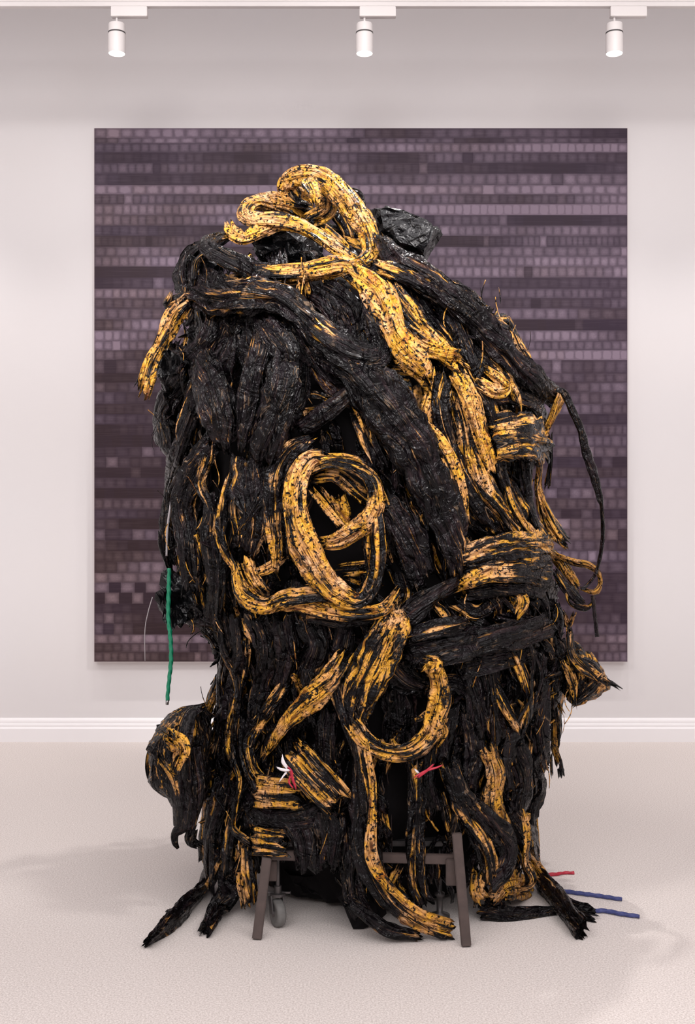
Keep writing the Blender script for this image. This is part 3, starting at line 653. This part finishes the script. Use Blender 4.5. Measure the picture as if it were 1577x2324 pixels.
D([(832,1700,.20,16,.8),(846,1780,.20,18,.95),(846,1860,.20,22,1.0),(842,1930,.20,28,1.0),(858,1980,.20,26,.9),(890,2020,.19,18,.8),(950,2068,.17,14,.9),(1020,2095,.14,18,.95)], name='yellow_strap', flat=.4, fold=.2)
D([(790,2045,.1,22,.2),(830,2075,.12,26,.3),(880,2110,.11,26,.2),(950,2125,.1,20,.4)], flat=.5)
D([(745,1610,.08,40,.05),(740,1680,.1,44,.03),(745,1740,.09,40,.05)], name='black_strap')
D([(690,1590,.06,50,.0),(700,1650,.07,44,.05)], name='black_strap')
# plates
def plate(c, ang, w_, h_, off, y_, label):
    a = math.radians(ang); dx, dy = math.cos(a), math.sin(a)
    return D([(c[0]-dx*w_/2, c[1]-dy*w_/2, off), (c[0], c[1], off+.02), (c[0]+dx*w_/2, c[1]+dy*w_/2, off)], w=h_, y=y_, name='striped_plate', flat=.16, fold=.07, twist=.05, ragged=.035, seg=40, label=label)
plate((718,1768), 47, 150, 84, .16, .58, 'tilted striped ochre plate at the lower left')
plate((632,1800), 4, 96, 70, .13, .68, 'level ochre plate left of the tilted plate')
plate((612,1912), 6, 70, 62, .12, .55, 'small striped ochre plate above the stand leg')
D([(675,1690,.13,22,.8),(705,1720,.15,26,.9),(732,1748,.15,20,.8)], name='yellow_strap')
D([(560,1800,.06,50,.0),(600,1850,.1,60,.0),(680,1855,.1,54,.03),(750,1835,.08,40,.0)], name='black_strap')
# lower left verticals
for pts, w_, y_ in [
 ([(500,1395,.05),(512,1470,.08),(505,1550,.09),(500,1640,.09),(490,1720,.09)], 46, .25),
 ([(535,1400,.06),(545,1480,.09),(530,1560,.1),(520,1640,.1)], 40, .12),
 ([(560,1460,.09),(552,1530,.11),(530,1600,.12),(518,1670,.13),(528,1725,.13),(542,1770,.13),(532,1830,.13),(528,1880,.12),(560,1910,.1)], 20, .5),
 ([(498,1545,.06),(470,1620,.08),(462,1700,.08),(466,1780,.08)], 30, .45),
 ([(580,1400,.06),(600,1480,.08),(590,1560,.08),(575,1640,.08)], 50, .08),
 ([(640,1400,.05),(650,1480,.07),(630,1560,.07)], 54, .05),
 ([(700,1410,.05),(720,1470,.07),(690,1540,.06)], 60, .08),
 ([(780,1420,.05),(770,1470,.06),(740,1520,.06)], 50, .1),
 ([(640,1560,.09),(600,1620,.11),(565,1680,.11),(572,1740,.11),(600,1780,.1)], 26, .5),
 ([(560,1640,.08),(560,1720,.1),(590,1790,.1)], 36, .15),
 ([(480,1700,.08),(476,1790,.1),(466,1880,.11),(462,1950,.1)], 30, .5),
 ([(510,1780,.08),(492,1850,.11),(480,1920,.11),(478,1990,.09)], 44, .12),
 ([(545,1820,.07),(520,1900,.1),(515,1980,.1)], 34, .25),
 ([(485,1755,.12),(468,1775,.13),(470,1805,.13),(492,1802,.12)], 16, .6),
 ([(560,1900,.05),(562,1960,.08),(575,2040,.08)], 36, .4),
 ([(545,1930,.04),(548,2000,.06),(556,2050,.05)], 24, .9),
 ([(660,1850,.08),(690,1900,.1),(700,1970,.08)], 60, .0),
 ([(740,1850,.09),(750,1900,.1),(745,1960,.08)], 60, .03),
 ([(790,1880,.07),(795,1950,.08),(800,2020,.08),(820,2070,.06)], 50, .1)]:
    D(pts, w=w_, y=y_, flat=.5, fold=.3)
# feet
D([(500,1940,.1,40,.1),(470,2000,.1,46,.1),(425,2055,.1,50,.12),(378,2100,.1,44,.15),(336,2136,.1,34,.05)], name='strap', flat=.55, ragged=.03, label='strap foot splayed furthest left on the floor')
D([(496,1960,.13,10,.6),(455,2030,.14,10,.8),(400,2070,.14,8,.6),(352,2112,.12,8,.6)], flat=.7, fold=.1)
D([(425,2045,.1,30,.15),(395,2065,.1,24,.1),(385,2070,.1,12,.1)], ragged=.03)
D([(555,1960,.05,36,.1),(525,2015,.06,46,.15),(492,2065,.06,52,.1),(468,2106,.06,44,.05)], name='strap', flat=.5, ragged=.05, label='second strap foot on the left')
D([(1150,1830,.08,44,.1),(1190,1900,.12,50,.15),(1212,1970,.13,50,.1),(1248,2025,.13,56,.08),(1285,2070,.12,60,.06),(1318,2108,.1,52,.05)], name='strap', flat=.5, ragged=.05, seg=32, label='black strap foot splayed right on the floor')
D([(1255,2040,.0,30,.1),(1300,2062,.0,34,.0),(1340,2072,.0,36,.1)], name='strap', ragged=.04, flat=.6)
D([(1190,1925,.12,30,.95),(1215,1965,.15,52,1.0),(1236,1998,.14,48,.98),(1250,2018,.1,26,.8)], name='yellow_strap', flat=.5, label='ochre cone above the right foot')
# right verticals
for pts, w_, y_ in [
 ([(1165,1480,.07),(1190,1540,.1),(1200,1590,.11),(1190,1640,.09)], 36, .55),
 ([(1125,1560,.08),(1150,1610,.1),(1172,1648,.1)], 26, .7),
 ([(1060,1500,.05),(1080,1580,.07),(1100,1660,.07)], 50, .08),
 ([(1110,1510,.06),(1120,1590,.08),(1130,1680,.08)], 44, .1),
 ([(1260,1450,.04),(1266,1530,.06),(1262,1610,.06),(1262,1690,.05)], 44, .3),
 ([(1225,1480,.05),(1232,1570,.07),(1222,1660,.07),(1230,1740,.06)], 44, .12),
 ([(1262,1620,.05),(1258,1690,.07),(1268,1730,.06)], 30, .65),
 ([(1020,1600,.05),(1010,1660,.07),(1000,1720,.07)], 40, .15),
 ([(1060,1620,.06),(1075,1700,.08),(1060,1790,.08)], 46, .1),
 ([(1105,1690,.08),(1125,1760,.1),(1120,1830,.1),(1130,1880,.09)], 58, .75),
 ([(1170,1690,.07),(1190,1770,.09),(1175,1850,.09),(1190,1930,.08)], 52, .1),
 ([(1215,1710,.06),(1222,1790,.08),(1200,1860,.08),(1210,1930,.07)], 40, .15),
 ([(1160,1650,.06),(1150,1720,.07),(1160,1790,.07)], 44, .08),
 ([(1020,1740,.1),(1040,1800,.12),(1075,1870,.13),(1105,1935,.13),(1118,1990,.11)], 50, .35),
 ([(1070,1830,.12),(1120,1880,.14),(1148,1925,.14),(1138,1970,.13),(1110,2000,.1)], 50, .08),
 ([(945,1735,.07),(948,1800,.08),(942,1880,.08),(945,1950,.08),(950,2010,.06),(965,2050,.05)], 40, .35),
 ([(985,1700,.06),(975,1770,.07),(990,1830,.06)], 44, .1),
 ([(1000,1800,.06),(1015,1860,.07),(1030,1910,.06)], 24, .5),
 ([(900,1560,.0),(905,1640,.0),(900,1720,.0)], 70, .0),
 ([(1215,1840,.03),(1218,1900,.04),(1222,1950,.04)], 18, .8),
 ([(1085,1985,.08),(1080,2020,.08),(1092,2040,.07)], 34, .85),
 ([(1170,1990,.03),(1130,2030,.02),(1120,2060,.02)], 50, .1),
 ([(855,1800,.02),(868,1850,.03),(880,1900,.02)], 26, .7)]:
    D(pts, w=w_, y=y_, flat=.5, fold=.32, name='yellow_strap' if y_ > .7 else 'strap')
D([(1118,2040,.06,44,.85),(1150,2010,.1,60,.9),(1200,2015,.08,50,.9)], name='yellow_strap', flat=.4, twist=.2, label='ochre mottled flap near the floor at the right')
D([(1090,2070,.0,30,.1),(1180,2075,.0,34,.1),(1260,2068,.0,26,.1)])
D([(1000,1640,.09,12,.7),(1012,1660,.1,14,.8),(998,1685,.09,12,.8)])
D([(980,1520,.2,40,1.1),(990,1505,.2,30,1.1),(975,1500,.19,20,1.1)], name='yellow_strap', flat=.7, fold=.5, ragged=.04)
D([(975,1560,.06,26,.4),(1030,1550,.07,36,.35),(1060,1570,.06,30,.3)]); D([(880,1500,.03,60,.0),(920,1540,.04,60,.0),(960,1560,.03,50,.0)], name='black_strap', flat=.35)
# hanging tufts right
D([(1262,1700,.0,14,.6),(1272,1725,.0,14,.1),(1274,1758,.0,34,.05)], depth=4.75, ragged=.03, label='small black tuft hanging at the right')
D([(1250,1715,.0,12,.3),(1252,1755,.0,12,.2)], depth=4.75); D([(1225,1780,.0,14,.4),(1235,1800,.0,10,.2),(1222,1830,.0,12,.3),(1212,1850,.0,10,.3)], depth=4.8, flat=.7)
D([(1268,1600,.0,20,.7),(1275,1612,.0,14,.8)], depth=4.8)

# ------------------------------------------------------------------ filler straps all round the body
HOLES = [(935, 905, 48, 66), (745, 862, 70, 34), (905, 1610, 66, 76), (905, 1830, 30, 130), (1000, 1850, 22, 100), (770, 1180, 78, 115), (790, 590, 60, 26), (1200, 1110, 20, 60), (700, 2000, 70, 60), (620, 1990, 40, 60)]
def in_hole(p):
    if p[1] > YC: return False
    x = CX+p[0]/p[1]*F; y = CY-(p[2]-CAM_H)/p[1]*F
    return any(((x-a)/c)**2+((y-b)/d)**2 < 1 for a, b, c, d in HOLES)
def flow(phi, py):
    s = math.sin(phi); n = float(fbm(np.array([phi*1.7, py/170, 4.4]), 2))
    if py < 1380:
        a = .30+.55*max(0, s) if s > -.1 else -.18
        if py < 760: a = 1.1*s
    else: a = 0.0
    return a+n*.75
for k in range(230):
    front = k < 165
    phi = RND.uniform(-1.45, 1.45) if front else RND.uniform(1.5, 2*math.pi-1.5)
    py = RND.uniform(560, 1900); L_ = RND.uniform(160, 360) if k % 4 else RND.uniform(100, 170)
    w_ = RND.uniform(24, 58) if py < 1350 and k % 3 else RND.uniform(10, 32); r = RND.random()
    y_ = RND.uniform(-.05, .12) if r < .55 else (RND.uniform(.15, .38) if r < .88 else RND.uniform(.5, .75))
    off0 = RND.uniform(-.05, .05)+(.05 if w_ < 24 else 0); rows = []
    for q in range(6):
        end = -.03 if q in (0, 5) else 0
        p = Pphi(phi, py, off0+end); xc, hw, R, _ = prof_at(p.z)
        if in_hole(p): break
        if abs(math.sin(phi)) > .86: p = Pphi(phi, py, min(off0, -.025)+end)
        wid = w_*(.6 if q in (0, 5) else 1)
        rows.append((p.x, p.y, max(p.z, .05), wid/F*4.6, y_))
        py += L_/5; phi += flow(phi, py)*(L_/5)/F*YC/max(.3, hw)
        if py > (1900 if abs(math.sin(phi)) < .55 and math.cos(phi) > 0 else 1995): break
    if len(rows) < 3: continue
    tube_mesh('strap' if y_ > .12 else 'black_strap', rows, flat=RND.uniform(.35, .6), fold=.3, seg=20, step=.016, wig=.03, ragged=.06)

# ------------------------------------------------------------------ scraps and fibres (nobody could count them)
def merged_ribbons(name, items, matl):
    V, Fc, FB, YE = [], [], [], []
    for (c, t, nrm, ln, wd, curl, y_, sd) in items:
        b = np.cross(t, nrm); b /= np.linalg.norm(b)+1e-9
        m, k = 7, 4; base = len(V)
        for i in range(m):
            u = i/(m-1)-.5
            for j in range(k):
                v = j/(k-1)-.5
                tap = 1-.6*abs(2*u)**2
                d = c + t*u*ln + b*v*wd*tap + nrm*(curl*(u*u*4-.4)*ln*.35 - .5*wd*(v*v*4)*.5)
                d = d + .22*wd*np.array([vnoise(np.array([sd+i*.9, j*1.3+a*5, sd])) for a in range(3)])
                V.append(d); FB.append((v*wd+sd, sd*.3, u*ln*.13)); YE.append(y_)
        for i in range(m-1):
            for j in range(k-1):
                a = base+i*k+j; Fc.append((a, a+1, a+k+1, a+k))
    V = np.array(V); V[:, 2] = np.maximum(V[:, 2], .004)
    me = bpy.data.meshes.new(name); me.from_pydata((V-np.array(SO)).tolist(), [], Fc)
    at = me.attributes.new('fib', 'FLOAT_VECTOR', 'POINT'); at.data.foreach_set('vector', np.array(FB, float).ravel())
    at = me.attributes.new('yel', 'FLOAT', 'POINT'); at.data.foreach_set('value', np.array(YE, float))
    o = link(name, me, matl, sc, True, kind='stuff')
    md = o.modifiers.new('thick', 'SOLIDIFY'); md.thickness = .002
items = []
for k in range(2300):
    phi = RND.uniform(-1.57, 1.57) if k < 1700 else RND.uniform(1.57, 4.71)
    py = RND.uniform(640, 1900) if k % 3 else RND.uniform(1380, 1930)
    p = Pphi(phi, py, RND.uniform(-.02, .07) if abs(math.sin(phi)) < .88 else RND.uniform(-.05, .015)); p2 = Pphi(phi+flow(phi, py)*.05, py+30)
    p1 = Pphi(phi, py); xc, hw, R, _ = prof_at(p.z)
    if in_hole(p): continue
    t = np.array(p2-p1); t /= np.linalg.norm(t)+1e-9
    t = t+np.array([RND.gauss(0, .35) for _ in range(3)]); t /= np.linalg.norm(t)
    nrm = np.array(((p.x-xc)/hw, (p.y-YC)/R, RND.uniform(-.1, .3))) + np.array([RND.gauss(0, .3) for _ in range(3)]); nrm /= np.linalg.norm(nrm)
    r = RND.random(); y_ = RND.uniform(-.1, .15) if r < .6 else (RND.uniform(.2, .45) if r < .87 else RND.uniform(.6, 1.0))
    items.append((np.array(p), t, nrm, RND.uniform(.05, .17), RND.uniform(.012, .045), RND.uniform(-1, 1), y_, RND.uniform(0, 60)))
for i in range(0, len(items), 800): merged_ribbons('scraps', items[i:i+800], M_STRAP)
items = []
for k in range(420):                                 # thin curled fibres
    phi = RND.uniform(-1.15, 1.15) if k < 340 else RND.uniform(2.0, 4.3); py = RND.uniform(660, 1900)
    p = Pphi(phi, py, RND.uniform(.04, .13)); xc, hw, R, _ = prof_at(p.z)
    if in_hole(p): continue
    nrm = np.array(((p.x-xc)/hw, (p.y-YC)/R, .1)); nrm /= np.linalg.norm(nrm)
    t = np.array([RND.gauss(0, .3), RND.gauss(0, .08), -1]); t /= np.linalg.norm(t)
    items.append((np.array(p), t, nrm, RND.uniform(.04, .12), RND.uniform(.003, .007), RND.uniform(-.7, .7), RND.choice((.1, .3, .6, .9)), RND.uniform(0, 60)))
merged_ribbons('fibres', items, M_STRAP)

# ------------------------------------------------------------------ bags, shells and lumps on the sculpture
def lump(name, pts, m, crumple=.02, sub=3, parent=sc, yel=0.0, facet=True, seed=0., freq=9, org=SO, **kw):
    bm = bmesh.new()
    for q in pts: bm.verts.new(q)
    r = bmesh.ops.convex_hull(bm, input=bm.verts)
    junk = [g for g in r['geom_interior'] if isinstance(g, bmesh.types.BMVert)]
    if junk: bmesh.ops.delete(bm, geom=junk, context='VERTS')
    bmesh.ops.triangulate(bm, faces=bm.faces)
    bmesh.ops.subdivide_edges(bm, edges=bm.edges, cuts=(2 if facet else sub*2), use_grid_fill=True, smooth=(.0 if facet else .35))
    if facet: bmesh.ops.subdivide_edges(bm, edges=[e for e in bm.edges if e.calc_length() > .05], cuts=1)
    bmesh.ops.triangulate(bm, faces=bm.faces)
    bmesh.ops.recalc_face_normals(bm, faces=bm.faces); bm.normal_update()
    P0 = np.array([v.co[:] for v in bm.verts]); Nn = np.array([v.normal[:] for v in bm.verts])
    d = crumple*(fbm(P0*freq+seed, 3)*1.6 - 1.6*np.abs(fbm(P0*freq*1.7+seed+5, 2)) + (vnoise(P0*60) if facet else 0)*.5)
    P0 = P0+Nn*d[:, None]; P0[:, 2] = np.maximum(P0[:, 2], .004)
    for v, c in zip(bm.verts, P0): v.co = Vector(c)-Vector(org)
    me = bpy.data.meshes.new(name); bm.to_mesh(me); bm.free()
    at = me.attributes.new('fib', 'FLOAT_VECTOR', 'POINT'); at.data.foreach_set('vector', (P0*np.array([1, 1, .2])).ravel())
    at = me.attributes.new('yel', 'FLOAT', 'POINT'); at.data.foreach_set('value', np.full(len(P0), yel)+.3*fbm(P0*6+seed, 2))
    return link(name, me, m, parent, not facet, **kw)
def hull(front, Y0, th, inset=.75):
    "outline in the picture at distance Y0, thickened to th metres"
    pts = [px(x, y, Y0) for x, y in front]
    c = sum(pts, Vector())/len(pts); out = list(pts)
    for p in pts:
        q = c+(p-c)*inset; out += [q+Vector((0, th/2, 0)), q-Vector((0, th/2, 0))]
    return out
lump('black_bag', hull([(562,560),(600,540),(680,532),(728,560),(740,600),(690,618),(580,612)], 4.72, .34), M_BAG, .035, label='shiny crumpled black bag inside the crown loop')
lump('black_bag', hull([(838,482),(872,470),(920,488),(1000,522),(1002,540),(966,602),(900,580),(850,540)], 4.95, .30), M_BAG, .02, label='angular black bag jutting out at the upper right')
D([(962,585,.0,8,.1),(968,615,.0,6,.1),(966,625,.0,5,.1)], depth=4.9)
lump('black_bag', hull([(420,578),(470,590),(520,600),(500,640),(440,650),(418,620)], 4.68, .2), M_BAG, .03, label='crumpled black fold at the left shoulder')
lump('black_bag', hull([(378,1298),(430,1290),(470,1320),(462,1390),(440,1425),(402,1440),(376,1410),(360,1350)], 4.85, .3), M_BAG, .04, label='round black bag beside the green rope')
lump('black_bag', hull([(350,800),(400,790),(432,830),(400,870),(360,870)], 4.7, .2), M_BAG, .05, label='crumpled black foil beneath the left arm')
lump('black_bag', hull([(690,1870),(770,1850),(800,1900),(790,1960),(700,1975),(660,1920)], 4.42, .16), M_BAG, .03)
lump('black_bag', hull([(780,1960),(850,1975),(880,2060),(870,2100),(800,2090),(765,2030)], 4.5, .2), M_CORE, .03)
lump('black_bag', hull([(640,1960),(780,1970),(760,2030),(680,2020)], 4.7, .2), M_CORE, .03)
lump('black_bag', hull([(880,1520),(940,1530),(960,1570),(910,1590),(875,1560)], 4.35, .1), M_BAG, .02)
# the rounded shell at the left
lump('shell', hull([(350,1660),(385,1620),(430,1605),(470,1600),(470,1780),(440,1830),(395,1800),(345,1760),(338,1710)], 4.62, .42), M_STRAP, .03, yel=.28, facet=False, label='rounded ribbed shell bulging out at the lower left')
for q in range(13):                                   # overlapping bent straps wrapped round the shell
    t = q/12; yy = [.45, .2, .7, .3, .6, .15, .65, .4, .2, .6, .1, .1, .0][q]
    D([(464-t*10,1604+t*4,.0,16,yy),(412-(1-t)*22+t*22,1626,.02,26,yy),(360-(1-t)*16+t*62,1700,.04,30,yy+.1),(384-(1-t)*36+t*40,1780,.02,26,yy),(432+t*6,1822,.0,14,yy)], depth=4.80-t*.46, flat=.45, fold=.25, step=.014, seg=20, name='shell_rib')
D([(385,1680,.0,34,.9),(410,1700,.0,44,.95),(400,1730,.0,30,.9)], depth=4.27, fold=.5, name='yellow_strap', flat=.6, ragged=.05)
D([(372,1735,.0,16,.9),(392,1765,.0,20,.95),(402,1800,.0,14,.95)], depth=4.3, name='yellow_strap')
D([(432,1690,.0,60,.0),(428,1780,.0,74,.02),(420,1876,.0,56,.0)], depth=4.38, name='black_tube', flat=.8, fold=.08, ragged=.0, label='plain black tube hanging below the shell')
D([(420,1872,.0,30,.0),(398,1890,.0,20,.0),(396,1912,.0,14,.0),(404,1926,.0,6,.0)], depth=4.5, name='black_strap', ragged=0, flat=.7)
D([(440,1880,.0,22,.0),(432,1905,.0,26,.0),(448,1918,.0,16,.0)], depth=4.52, name='black_strap', flat=.7)
# cone at the right
lump('cone_flap', hull([(1280,1470),(1330,1490),(1370,1530),(1374,1556),(1345,1575),(1306,1602),(1274,1580),(1270,1520)], 4.75, .26), M_STRAP, .03, yel=.42, facet=False, label='folded pouch jutting out at the lower right')
D([(1290,1430,.0,20,.6),(1300,1490,.0,30,.45),(1345,1530,.0,30,.4),(1374,1550,.0,18,.5)], depth=4.6)
D([(1280,1500,.0,28,.7),(1300,1550,.0,36,.6),(1305,1596,.0,16,.4)], depth=4.6); D([(1365,1540,.0,34,.5),(1335,1570,.0,36,.35),(1306,1598,.0,12,.3)], depth=4.62)
D([(1300,1490,.0,22,.05),(1345,1510,.0,28,.05),(1372,1548,.0,22,.1)], depth=4.68)
D([(1368,1552,.0,16,.6),(1384,1550,.0,12,.3),(1400,1559,.0,8,.0)], depth=4.65, flat=.8, name='twig')
# red and white ties
def tie(pts, dep, m, nm, **kw):
    D([(x, y, .0, w_, 0) for x, y, w_ in pts], depth=dep, mat_=m, name=nm, flat=.45, fold=.25, ragged=.01, seg=12, step=.008, **kw)
tie([(648,1736,5),(660,1750,10),(664,1768,9),(672,1790,4)], 4.16, M_RED, 'red_tie', label='red tie knotted at the lower left plate')
tie([(658,1762,5),(655,1775,5),(664,1788,4)], 4.16, M_RED, 'red_tie'); tie([(650,1752,6),(642,1762,4),(634,1774,2)], 4.16, M_WHT, 'white_ribbon'); tie([(652,1742,6),(643,1730,9),(640,1716,3)], 4.15, M_WHT, 'white_ribbon'); tie([(655,1748,7),(640,1746,8),(630,1742,4)], 4.15, M_WHT, 'white_ribbon')
tie([(940,1764,4),(966,1750,6),(990,1742,5),(1004,1736,2)], 4.2, M_RED, 'red_tie', label='thin red tie at the lower centre right')
tie([(950,1764,3),(972,1746,5),(982,1736,3)], 4.2, M_RED, 'red_tie'); tie([(942,1746,6),(950,1756,7)], 4.21, M_WHT, 'white_ribbon')
def rope_rows(pts, dep): return [(*px(x, y, dep(x, y) if callable(dep) else dep), w_/F*4.7, 0) for x, y, w_ in pts]
tube_mesh('nylon_thread', rope_rows([(346,1355,2),(336,1390,2),(329,1430,1.8),(329,1500,1.6)], 4.85), mat_=M_NYLON, flat=1, fold=0, ragged=0, seg=6, twist=0)
tube_mesh('grey_cable', rope_rows([(398,1060,5),(388,1140,5),(380,1200,5),(378,1262,5)], 4.70), mat_=M_NYLON, flat=1, fold=0, ragged=0, seg=8, twist=0)
for x0 in (868, 884):                                # thin speckled cords hanging in the dark opening
    tube_mesh('hanging_cord', rope_rows([(x0,1600,3),(x0+2,1760,3),(x0+6,1960,3)], 4.42), mat_=M_CABLE, flat=1, fold=.1, ragged=0, seg=8, twist=0, ridges=2, step=.01)

# ------------------------------------------------------------------ ropes and cables
def rope(name, pts, dep, m, label, cat, floor=False, ridges=3):
    if floor: rows = []; 
    if floor:
        for x, y, w_ in pts:
            r = w_/F*4.8*.56; Y = (CAM_H-r)*F/(y-CY); p = px(x, y, Y); rows.append((p.x, p.y, p.z, w_/F*Y, 0))
    else: rows = rope_rows(pts, dep)
    o0 = Vector(rows[0][:3])
    e = tube_mesh(name, rows, flat=1, fold=0, ragged=0, seg=14, twist=0, step=.004, mat_=m, parent=None, ridges=ridges, org=o0, hollow=False, normal=(.3, -1, .2), label=label, category=cat)
    e.location = o0; return e
g = rope('green_rope', [(384,1290,9),(383,1340,9),(382,1400,9),(387,1450,10),(388,1500,9),(382,1560,8),(380,1590,8)], 4.66, M_GREEN, 'bright green rope hanging down the left side of the sculpture', 'rope')
o0 = Vector(g.location); tube_mesh('metal_tip', rope_rows([(380,1588,8.5),(379,1599,7.5)], 4.66), flat=1, fold=0, ragged=0, seg=12, twist=0, mat_=simple('silver_tip', (.35, .35, .35), .3, .9), parent=g, org=o0)
rope('black_cable', [(1262,884,10),(1280,892,18),(1300,935,18),(1318,975,18),(1330,1025,20),(1345,1070,21),(1356,1110,17),(1362,1135,14),(1365,1150,9),(1368,1200,9),(1365,1245,9),(1352,1300,8),(1330,1330,8),(1318,1336,7)], 4.72, M_STRAP, 'brown-black cable arching out from the right shoulder of the sculpture', 'cable', ridges=2)
rope('black_cable', [(1345,1352,10),(1350,1400,10),(1355,1445,10)], 4.72, M_STRAP, 'short black cable end hanging below the small loop at the right', 'cable', ridges=2)
rope('blue_rope', [(1240,2016,9),(1290,2024,9),(1350,2032,9),(1411,2041,9)], None, M_BLUE, 'blue rope end on the floor, the one further from the camera', 'rope', True)
rope('blue_rope', [(1330,2068,10),(1370,2067,10),(1410,2074,10),(1451,2080,9)], None, M_BLUE, 'blue rope end on the floor, the one nearer the camera', 'rope', True)
rope('red_rope', [(1225,1986,8),(1260,1984,8),(1280,1981,7),(1303,1981,7)], None, M_RED, 'short red rope end on the floor right of the sculpture', 'rope', True)

# ------------------------------------------------------------------ wooden stand and caster trolley under the sculpture
LFy = (CAM_H)*F/(2132-CY); RFy = (CAM_H)*F/(2148-CY)
lf, rf = px(583, 2132, LFy), px(1058, 2148, RFy)
st = empty('wooden_stand', ((lf.x+rf.x)/2, LFy+.2, 0), 'low grey-brown wooden stand with splayed legs under the sculpture', 'stand')
so = Vector(st.location)
lt, rt = px(606, 1946, LFy+.06), px(1036, 1890, RFy+.06)
def beam(name, a, b, wx, wy, parent, o_, m=M_WOOD, side=(1, 0, 0)):
    bm = bmesh.new(); beam_bm(bm, a, b, wx, wy, side); return done(name, bm, m, parent, org=o_)
lf.z = rf.z = .002
beam('leg', lf, lt, .036, .03, st, so); beam('leg', rf, rt, .036, .03, st, so)
lb, rb = Vector((lf.x+.02, LFy+.62, .002)), Vector((rf.x-.02, RFy+.62, .002))
beam('leg', lb, (lt.x, LFy+.56, lt.z), .036, .03, st, so); beam('leg', rb, (rt.x, RFy+.56, lt.z), .036, .03, st, so)
zr = px(0, 1944, LFy+.05).z
beam('front_rail', (lt.x-.02, LFy+.075, zr), (rt.x-.0, RFy+.085, zr), .022, .036, st, so, side=(0, 1, 0))
beam('rear_rail', (lt.x-.02, LFy+.56, zr), (rt.x, RFy+.56, zr), .022, .036, st, so, side=(0, 1, 0))
beam('side_rail', (lt.x, LFy+.06, zr-.02), (lt.x, LFy+.57, zr-.02), .022, .036, st, so)
beam('side_rail', (rt.x, RFy+.06, zr-.02), (rt.x, RFy+.57, zr-.02), .022, .036, st, so)
p = px(1034, 1978, RFy+.075); beam('corner_block', (p.x-.012, p.y, p.z-.05), (p.x-.012, p.y, p.z+.05), .05, .03, st, so)
p = px(618, 1975, LFy+.1); beam('corner_block', (p.x, p.y, p.z-.04), (p.x, p.y, p.z+.04), .035, .02, st, so)
ctY = 4.5
c0 = px(632, 2102, 4.42)
ct = empty('caster_trolley', (c0.x+.3, 4.55, 0), 'dark metal caster trolley with grey wheel behind the stand legs', 'trolley'); co = Vector(ct.location)
wr = .052
def caster(x, y):
    M = Matrix.Translation((x, y, wr+.002)) @ Matrix.Rotation(math.radians(25), 4, 'Z') @ Matrix.Rotation(math.pi/2, 4, 'Y')
    bm = bmesh.new(); lathe_bm(bm, [(.012, -.016), (.03, -.014), (.036, -.018), (wr-.004, -.017), (wr, -.010), (wr, .010), (wr-.004, .017), (.036, .018), (.03, .014), (.012, .016), (.012, -.016)], 36, M)
    w_ = done('wheel', bm, M_RUBBER, ct, True, org=co)
    bm = bmesh.new(); lathe_bm(bm, [(0, -.022), (.013, -.022), (.013, .022), (0, .022)], 16, M); done('hub', bm, M_METAL, w_, True, org=co); bpy.context.view_layer.update()
    bm = bmesh.new()
    R_ = Matrix.Rotation(math.radians(25), 4, 'Z')
    for s_ in (-1, 1):
        a = Vector((x, y, wr))+R_ @ Vector((s_*.024, 0, 0)); b = Vector((x, y, wr*2+.012))+R_ @ Vector((s_*.024, .02, 0))
        beam_bm(bm, a, b, .005, .03, R_ @ Vector((1, 0, 0)), .001)
    lathe_bm(bm, [(0, wr*2+.012), (.03, wr*2+.012), (.03, wr*2+.022), (.014, wr*2+.024), (.014, wr*2+.05), (.008, wr*2+.05), (.008, .30), (0, .30)], 18, Matrix.Translation((x, y+.015, 0)))
    done('caster_fork', bm, M_METAL, ct, org=co)
p = px(630, 2100, 4.42); caster(p.x, 4.42)
caster(p.x+.08, 5.1); caster(px(1000, 0, 4.6).x-.02, 5.15)
# jack post at the right
j = px(1000, 2085, 4.45)
bm = bmesh.new(); lathe_bm(bm, [(0, .002), (.04, .002), (.04, .02), (.012, .03), (.012, .09), (.02, .095), (.02, .105), (.009, .11), (.009, .22), (.018, .222), (.018, .236), (.006, .238), (.006, .30), (0, .30)], 20, Matrix.Translation((j.x, 4.5, 0)))
done('jack_post', bm, M_METAL, ct, True, org=co)
beam('cross_bar', (j.x-.03, 4.5, .228), (rt.x-.05, 4.5, .226), .012, .008, ct, co, M_METAL, (0, 1, 0))
beam('cross_bar', (j.x+.0, 4.5, .10), (rt.x-.05, 4.5, .10), .010, .008, ct, co, M_METAL, (0, 1, 0))
beam('cross_bar', (p.x-.05, 4.44, .128), (p.x+.05, 4.44, .125), .008, .006, ct, co, M_METAL, (0, 1, 0))
beam('platform', (p.x-.03, 4.8, .31), (j.x+.05, 4.8, .31), .7, .02, ct, co, M_METAL, (0, 1, 0))
print('straps', N_STRAP[0], 'objects', len(bpy.data.objects), 'tris', sum(len(o.data.polygons) for o in bpy.data.objects if o.type == 'MESH')*2)
